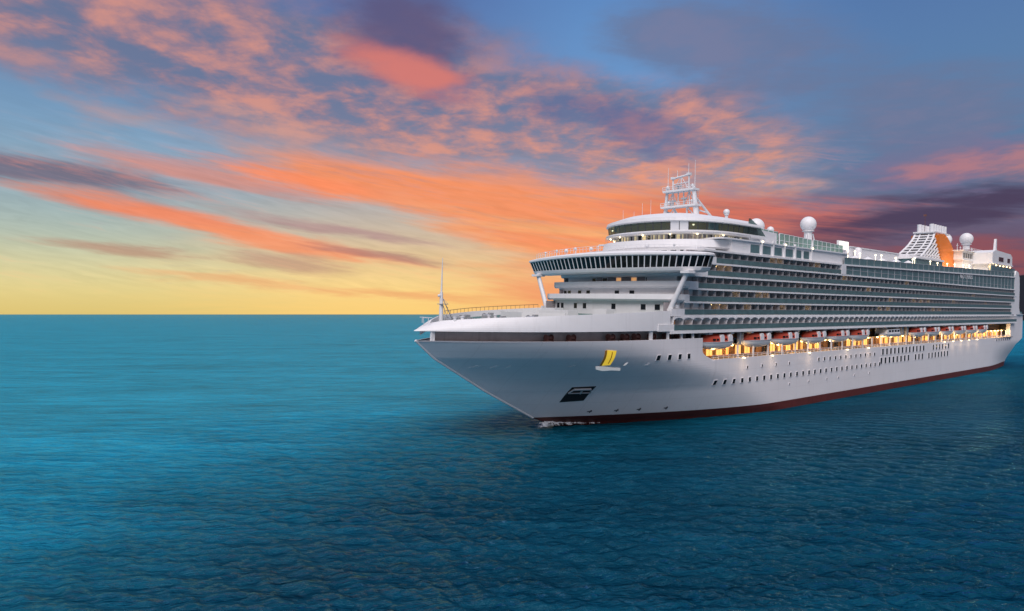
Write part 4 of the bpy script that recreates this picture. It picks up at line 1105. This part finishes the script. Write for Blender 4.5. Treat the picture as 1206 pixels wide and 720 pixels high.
# ------------------------------------------------------------------ aft houses
q = MB(); q.box(259, 285, -8.0, 8.6, 38.2, 43.6); q.box(258.5, 285.5, -8.4, 9, 43.6, 43.95); ah = q.build('aft_house', M['white'], ship)
for i in range(9):
    q = MB(); q.lathe([(0, -.25), (.25, -.12), (.25, .12), (0, .25)], (260 + i * 2.9, -8.8, 39.6 if i % 2 else 40.4), 8); q.build('aft_lamp', M['lampw'], ah)
q = MB(); q.box(258, 286, -8, 8, 43.95, 47.4); q.cur = 1; q.box(258.6, 285.4, -8.05, 8.0, 44.7, 46.6); q.cur = 0
for i in range(10): q.box(258.4 + i * 2.9, 258.7 + i * 2.9, -8.1, -8, 44.0, 47.4)
q.box(256.5, 287.5, -8.8, 8.8, 47.4, 47.7); q.build('aft_tower', [M['white'], M['glass']], ship)
rl = MB()
for z in (48.3, 48.9): rl.path([(256.5, -8.7, z), (287.5, -8.7, z)], .06, 5)
for i in range(16): rl.tube((256.5 + i * 2.06, -8.7, 47.7), (256.5 + i * 2.06, -8.7, 48.9), .06, n=5)
for a, h in ((262, 3), (276, 4), (281, 2.4), (266, 2)): rl.tube((a, -5, 47.7), (a, -5, 47.7 + h), .12, n=6); rl.box(a - .6, a + .6, -5.2, -4.8, 47.7 + h * .7, 47.9 + h * .7)
rl.build('aft_railing', M['white'], ship)
q = MB(); q.prism([(278.5, 44), (282.0, 44), (281.4, 53.4), (280.6, 53.4)], 'y', -14.0, -13.2); q.build('aft_fin', M['white'], ship)
q = MB(); q.prism([(271, 43.0), (271, 47.2), (275, 48.4), (298, 47.8), (300.5, 46.6), (300.5, 43.0)], 'y', -15.2, 15.2); q.box(270.5, 301, -15.5, 15.5, 42.6, 43.0); q.box(272, 299, -13.5, 13.5, RISE(272), 42.6); sk = q.build('aft_lounge', M['white'], ship)
for a, w_ in ((279.5, 7.5), (292.5, 4.5)): side_window(sk, a, 43.9, w_, 1.9, 15.2, 'glass', name='aft_window')
for i in range(5):
    q = MB(); q.lathe([(0, -.25), (.25, -.12), (.25, .12), (0, .25)], (274 + i * 5.2, -15.8, 42.0), 8); q.build('aft_lamp', M['lamp'], sk)
q = MB(); q.box(262, 296, -17.3, -16.9, RISE(262), 41.4); q.build('aft_screen', M['panel'], ship)

# ------------------------------------------------------------------ promenade and lifeboats in the long side opening
T_W = 13.4
pr = MB(); pr.box(58, 293, -17.9, -T_W, 12.35, 12.55); prom = pr.build('promenade_deck', M['deck'], ship)
w = MB(); w.box(60, 293, -T_W, -T_W + .3, 12.55, 18.3); w.build('promenade_wall', M['wood'], prom)
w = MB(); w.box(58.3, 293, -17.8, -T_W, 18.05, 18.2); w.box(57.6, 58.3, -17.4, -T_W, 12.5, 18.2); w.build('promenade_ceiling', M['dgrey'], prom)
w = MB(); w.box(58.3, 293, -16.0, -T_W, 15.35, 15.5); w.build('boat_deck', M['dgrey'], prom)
rngp = random.Random(4)
for i in range(58):
    a = 62.5 + i * 3.95
    q = MB(); wd = 2.6 if i % 3 else 1.3
    q.box(a, a + wd, -T_W - .05, -T_W + .05, 12.9, 14.9)
    q.cur = 1
    for f in (0, .5, 1): q.box(a + (wd - .1) * f, a + (wd - .1) * f + .1, -T_W - .09, -T_W, 12.8, 15.0)
    q.build('saloon_window', [M['saloon' if rngp.random() < .8 else 'glass'], M['wood']], prom)
rl = MB()
for z in (13.05, 13.4): rl.path([(62, -17.75, z), (291, -17.75, z)], .05, 5)
for i in range(115): rl.tube((62.5 + i * 2, -17.75, 12.6), (62.5 + i * 2, -17.75, 13.4), .05, n=5, cap=False)
rl.build('promenade_railing', M['white'], prom)
for i in range(34):
    a = 72.5 + i * 6.6
    q = MB(); q.box(a - .18, a + .18, -17.65, -17.35, 12.55, 15.35); q.build('promenade_post', M['white'], prom)
# warm lamps: a small lit fitting under the boat deck and the light it throws
WARM = (1.0, .60, .22)
lamps = [74.0, 86, 92, 100, 107, 113, 120, 127, 134, 141, 148, 155, 162, 168, 175, 182, 189, 196, 203, 210, 217, 224, 231, 238, 245, 252, 259, 266, 272, 277, 282, 287]
for i, a in enumerate(lamps):
    bright = 1.0 if a < 260 else 1.8
    q = MB(); q.lathe([(0, -.28), (.26, -.2), (.32, 0), (.1, .08), (0, .08)], (a, -15.2, 15.2), 10); o = q.build('promenade_lamp', M['lamp'], prom)
    ld = bpy.data.lights.new('promenade_light', 'POINT'); ld.energy = 260 * bright * (.4 + 1.2 * rngp.random()); ld.color = WARM; ld.shadow_soft_size = .3
    lo_ = bpy.data.objects.new('promenade_light', ld); COL.objects.link(lo_); lo_.parent = ship; lo_.location = (a, -16.6, 14.7)
for a in (63.5, 66, 69):
    q = MB(); q.lathe([(0, -.28), (.26, -.2), (.32, 0), (.1, .08), (0, .08)], (a, -15.0, 15.2), 10); q.build('promenade_lamp', M['lamp'], prom)
ld = bpy.data.lights.new('promenade_light', 'POINT'); ld.energy = 130; ld.color = WARM; ld.shadow_soft_size = .3
lo_ = bpy.data.objects.new('promenade_light', ld); COL.objects.link(lo_); lo_.parent = ship; lo_.location = (64, -16.8, 14.4)
# flood lamps outside the rail that wash the hull
for a in (74, 86.5, 105, 127, 141, 205, 214, 223, 232, 242):
    q = MB(); q.box(a - .25, a + .25, -18.4, -18.0, 12.55, 12.68); q.tube((a, -18.35, 12.55), (a, -18.35, 12.4), .14, n=8); q.build('hull_flood_lamp', M['lampw'], prom)
    ld = bpy.data.lights.new('hull_light', 'POINT'); ld.energy = 60; ld.color = (1, .70, .45); ld.shadow_soft_size = .2
    lo_ = bpy.data.objects.new('hull_light', ld); COL.objects.link(lo_); lo_.parent = ship; lo_.location = (a, -20.0, 11.0)
# deck light by the funnel and aft terrace
for a, t, z, e in ((252, 11.5, 40.5, 420), (263, 11.5, 41.0, 420), (274, 14.5, 41.5, 120), (249, 9.5, 40.2, 900), (289, 16, 14.6, 160)):
    ld = bpy.data.lights.new('deck_light', 'POINT'); ld.energy = e; ld.color = (1, .70, .36); ld.shadow_soft_size = .4
    lo_ = bpy.data.objects.new('deck_light', ld); COL.objects.link(lo_); lo_.parent = ship; lo_.location = (a, -t, z)
# davits
BOATS = [65.5, 82, 95.3, 110.3, 124.3, 137.5, 183, 196.3, 210.5, 224.3, 238, 251.5]
for c in BOATS + [159]:
    for s in (-4.2, 4.2):
        q = MB(); q.path([(c + s, -14.6, 15.5), (c + s, -14.9, 18.0), (c + s, -17.4, 18.02)], .22, 6); q.box(c + s - .6, c + s + .6, -17.9, -16.4, 17.86, 18.1)
        q.tube((c + s, -16.9, 17.9), (c + s, -16.9, 17.0), .06, n=5)
        q.build('davit', M['white'], ship)
for a in (73.5, 168, 172):
    q = MB(); q.box(a - .35, a + .35, -17.6, -16.9, 15.4, 18.05); q.tube((a + 1.2, -17.4, 15.5), (a + 1.2, -17.4, 18.0), .12, n=6)
    for k in range(7): q.tube((a + .8, -17.4, 15.7 + k * .33), (a + 1.6, -17.4, 15.7 + k * .33), .05, n=5)
    q.build('boat_ladder', M['steel'], ship)

def make_lifeboat():
    """enclosed boat, 12 m long: pale hull, red canopy, white steering hatch"""
    root = empty('lifeboat')
    L = 6.6
    def ring(x, k):
        u = min(1, abs(x) / L); w = 1.75 * max(.02, (1 - u ** 3.2)) ; keel = -1.7 + 1.1 * u ** 3
        return [(x, -w, 0), (x, -w * .97, -.7), (x, -w * .66, keel * .75), (x, 0, keel), (x, w * .66, keel * .75), (x, w * .97, -.7), (x, w, 0)]
    xs = np.linspace(-L, L, 19)
    h = MB(); rs = [ring(x, 0) for x in xs]
    for r0, r1 in zip(rs, rs[1:]): h.strip(r0, r1, True)
    h.strip([r[0] for r in rs], [r[-1] for r in rs])
    hl = h.build('boat_hull', M['white'], root)
    g = MB(); g.path([(x, -1.78 * max(.02, 1 - (min(1, abs(x) / L)) ** 3.2), -.02) for x in xs], .1, 6); g.path([(x, 1.78 * max(.02, 1 - (min(1, abs(x) / L)) ** 3.2), -.02) for x in xs], .1, 6); g.build('rubbing_strake', M['grey'], hl)
    c = MB()
    def arch(x):
        u = min(1, abs(x) / (L * .93)); w = 1.65 * max(.02, 1 - u ** 3); hh = 1.75 * max(.03, 1 - u ** 5)
        return [(x, -w * math.cos(p), .05 + hh * math.sin(p) ** .8) for p in np.linspace(0, math.pi, 11)]
    xs2 = np.linspace(-L * .93, L * .93, 17); rs = [arch(x) for x in xs2]
    for r0, r1 in zip(rs, rs[1:]): c.strip(r0, r1, True)
    cn = c.build('canopy', M['red'], root)
    for x in (-3.4, -2.2, .9, 4.3):
        q = MB(); q.box(x, x + .7, -1.62, -1.3, .35, .75); q.build('canopy_window', M['glass'], cn)
    for x in (-.3, 2.9):
        k = MB(); k.prism([(x - .75, .1), (x - .65, 1.1), (x - .3, 1.55), (x + .4, 1.55), (x + .75, 1.1), (x + .8, .1)], 'y', -1.72, 1.3); hc = k.build('hatch', M['white'], root)
    return root
BZ = 16.2
proto = make_lifeboat()
def place(o, a, t, z):
    p_ = SHIP_M @ Vector((a, -t, z)); o.location = p_; o.rotation_euler = (HEEL, 0, RZ)
words_ = ['beside the rounded front end of the promenade opening, nearest the bow', 'second from the bow, just aft of the grey boat ladder', 'third from the bow in the long row under the balconies',
          'fourth from the bow in the long row under the balconies', 'fifth from the bow in the long row under the balconies', 'sixth from the bow, last one forward of the white tender',
          'first one aft of the white tender', 'second one aft of the white tender', 'fifth from the stern end of the row', 'fourth from the stern end of the row'][:12]
words_ = words_[:8] + ['fourth from the stern end of the row', 'third from the stern end of the row', 'next to last towards the stern', 'last of the row, nearest the stern']
for i, a in enumerate(BOATS):
    if i == 0: o = proto
    else:
        o = copy(proto)
        for ch in proto.children:
            cc = copy(ch, o)
            for g in ch.children: copy(g, cc)
    place(o, a, 16.55, BZ)
    tag(o, 'red canopied lifeboat hanging ' + words_[i], 'lifeboat', 'lifeboats hanging above the lit promenade')
# one white tender with a square cabin
td = empty('tender_boat'); place(td, 159, 16.3, BZ)
tag(td, 'white square cabined tender hanging between the red canopied lifeboats', 'tender')
h = MB()
rs = []
for x in np.linspace(-6.4, 6.4, 15):
    u = (x + 6.4) / 12.8; w_ = 1.8 * min(1, max(.05, u * 3.2) ** .6); kz = -1.2 + .7 * max(0, 1 - u * 3)
    rs.append([(x, -w_, .1), (x, -w_ * .95, -.5), (x, -w_ * .6, kz * .8), (x, 0, kz), (x, w_ * .6, kz * .8), (x, w_ * .95, -.5), (x, w_, .1)])
for r0, r1 in zip(rs, rs[1:]): h.strip(r0, r1, True)
h.strip([r[0] for r in rs], [r[-1] for r in rs]); h.add(rs[-1], [tuple(range(7))]); h.build('boat_hull', M['white'], td)
h = MB(); h.prism([(-4.2, .1), (-3.4, 1.3), (5.9, 1.4), (6.2, .1)], 'y', -1.6, 1.6); cb = h.build('cabin', M['white'], td)
for x in (-2.6, -.4, 1.8, 4.0):
    q = MB(); q.box(x, x + 1.5, -1.64, -1.55, .5, 1.1); q.build('cabin_window', M['glass'], cb)

# ------------------------------------------------------------------ broken white water at the stem and along the side
m, p = new_mat('foam'); co = X(m.node_tree.nodes.new('ShaderNodeTexCoord').outputs['Object'])
p.inputs['Base Color'].default_value = (.62, .68, .75, 1); p.inputs['Roughness'].default_value = .8
fx, fy, fz = sep(co)
tr = m.node_tree.nodes.new('ShaderNodeBsdfTransparent'); mx = m.node_tree.nodes.new('ShaderNodeMixShader')
edge = X(m.node_tree.nodes.new('ShaderNodeAttribute').outputs['Fac']); edge.k.node.attribute_name = 'thin'
al = sstep(noise(co, 1.3, 5, .7) - edge * .62, .12, .32)
m.node_tree.links.new(al.k, mx.inputs[0]); m.node_tree.links.new(tr.outputs[0], mx.inputs[1]); m.node_tree.links.new(p.outputs[0], mx.inputs[2])
m.node_tree.links.new(mx.outputs[0], m.node_tree.nodes['Material Output'].inputs[0])
rf = random.Random(9)
vs_, fs_, th_ = [], [], []
NA, NT = 90, 10
for i in range(NA + 1):
    a = 29.5 + 62 * (i / NA) ** 1.5
    w = 3.4 * math.exp(-max(0, a - 30) / 9) + .35
    hgt = .95 * math.exp(-((a - 33) / 5.0) ** 2) + .2
    for j in range(NT + 1):
        u = j / NT
        base = half(max(a, 34.2), -.5) if a > 34 else 0
        t = base - .25 + u * w * (1.0 if a > 31 else .9)
        z = -.5 + hgt * math.exp(-((u - .25) / .33) ** 2) * (.75 + .5 * rf.random()) + rf.uniform(-.04, .06)
        vs_.append((a + rf.uniform(-.1, .1), -t, z)); th_.append(min(1, max(u ** 1.4, (1 if i in (0, NA) else 0), max(0, (a - 36) / 24) + u * .6)))
for i in range(NA):
    for j in range(NT):
        q_ = i * (NT + 1) + j; fs_.append((q_, q_ + NT + 1, q_ + NT + 2, q_ + 1))
for (sgn, L_) in ((1, 5.0),):
    o0 = len(vs_)
    for i in range(25):
        for j in range(9):
            a = 35.5 - 9.5 * (i / 24); t = (j / 8 - .5) * (1.0 + 4.6 * (1 - abs(i / 24 - .35)))
            d_ = math.hypot((a - 31.5) / 4.8, t / 2.6)
            vs_.append((a, -t - .3, -.55 + .42 * math.exp(-d_ * d_ * 1.6) * (.7 + .6 * rf.random()))); th_.append(min(1, d_))
    for i in range(24):
        for j in range(8):
            q_ = o0 + i * 9 + j; fs_.append((q_, q_ + 9, q_ + 10, q_ + 1))
fo = MB().add(vs_, fs_, True).build('bow_wave', m); fo.location = SHIP_LOC; fo.rotation_euler = (0, 0, RZ)
at = fo.data.attributes.new('thin', 'FLOAT', 'POINT'); at.data.foreach_set('value', th_)
tag(fo, 'white foam breaking at the ship bow where it cuts the sea', 'foam', kind='stuff')
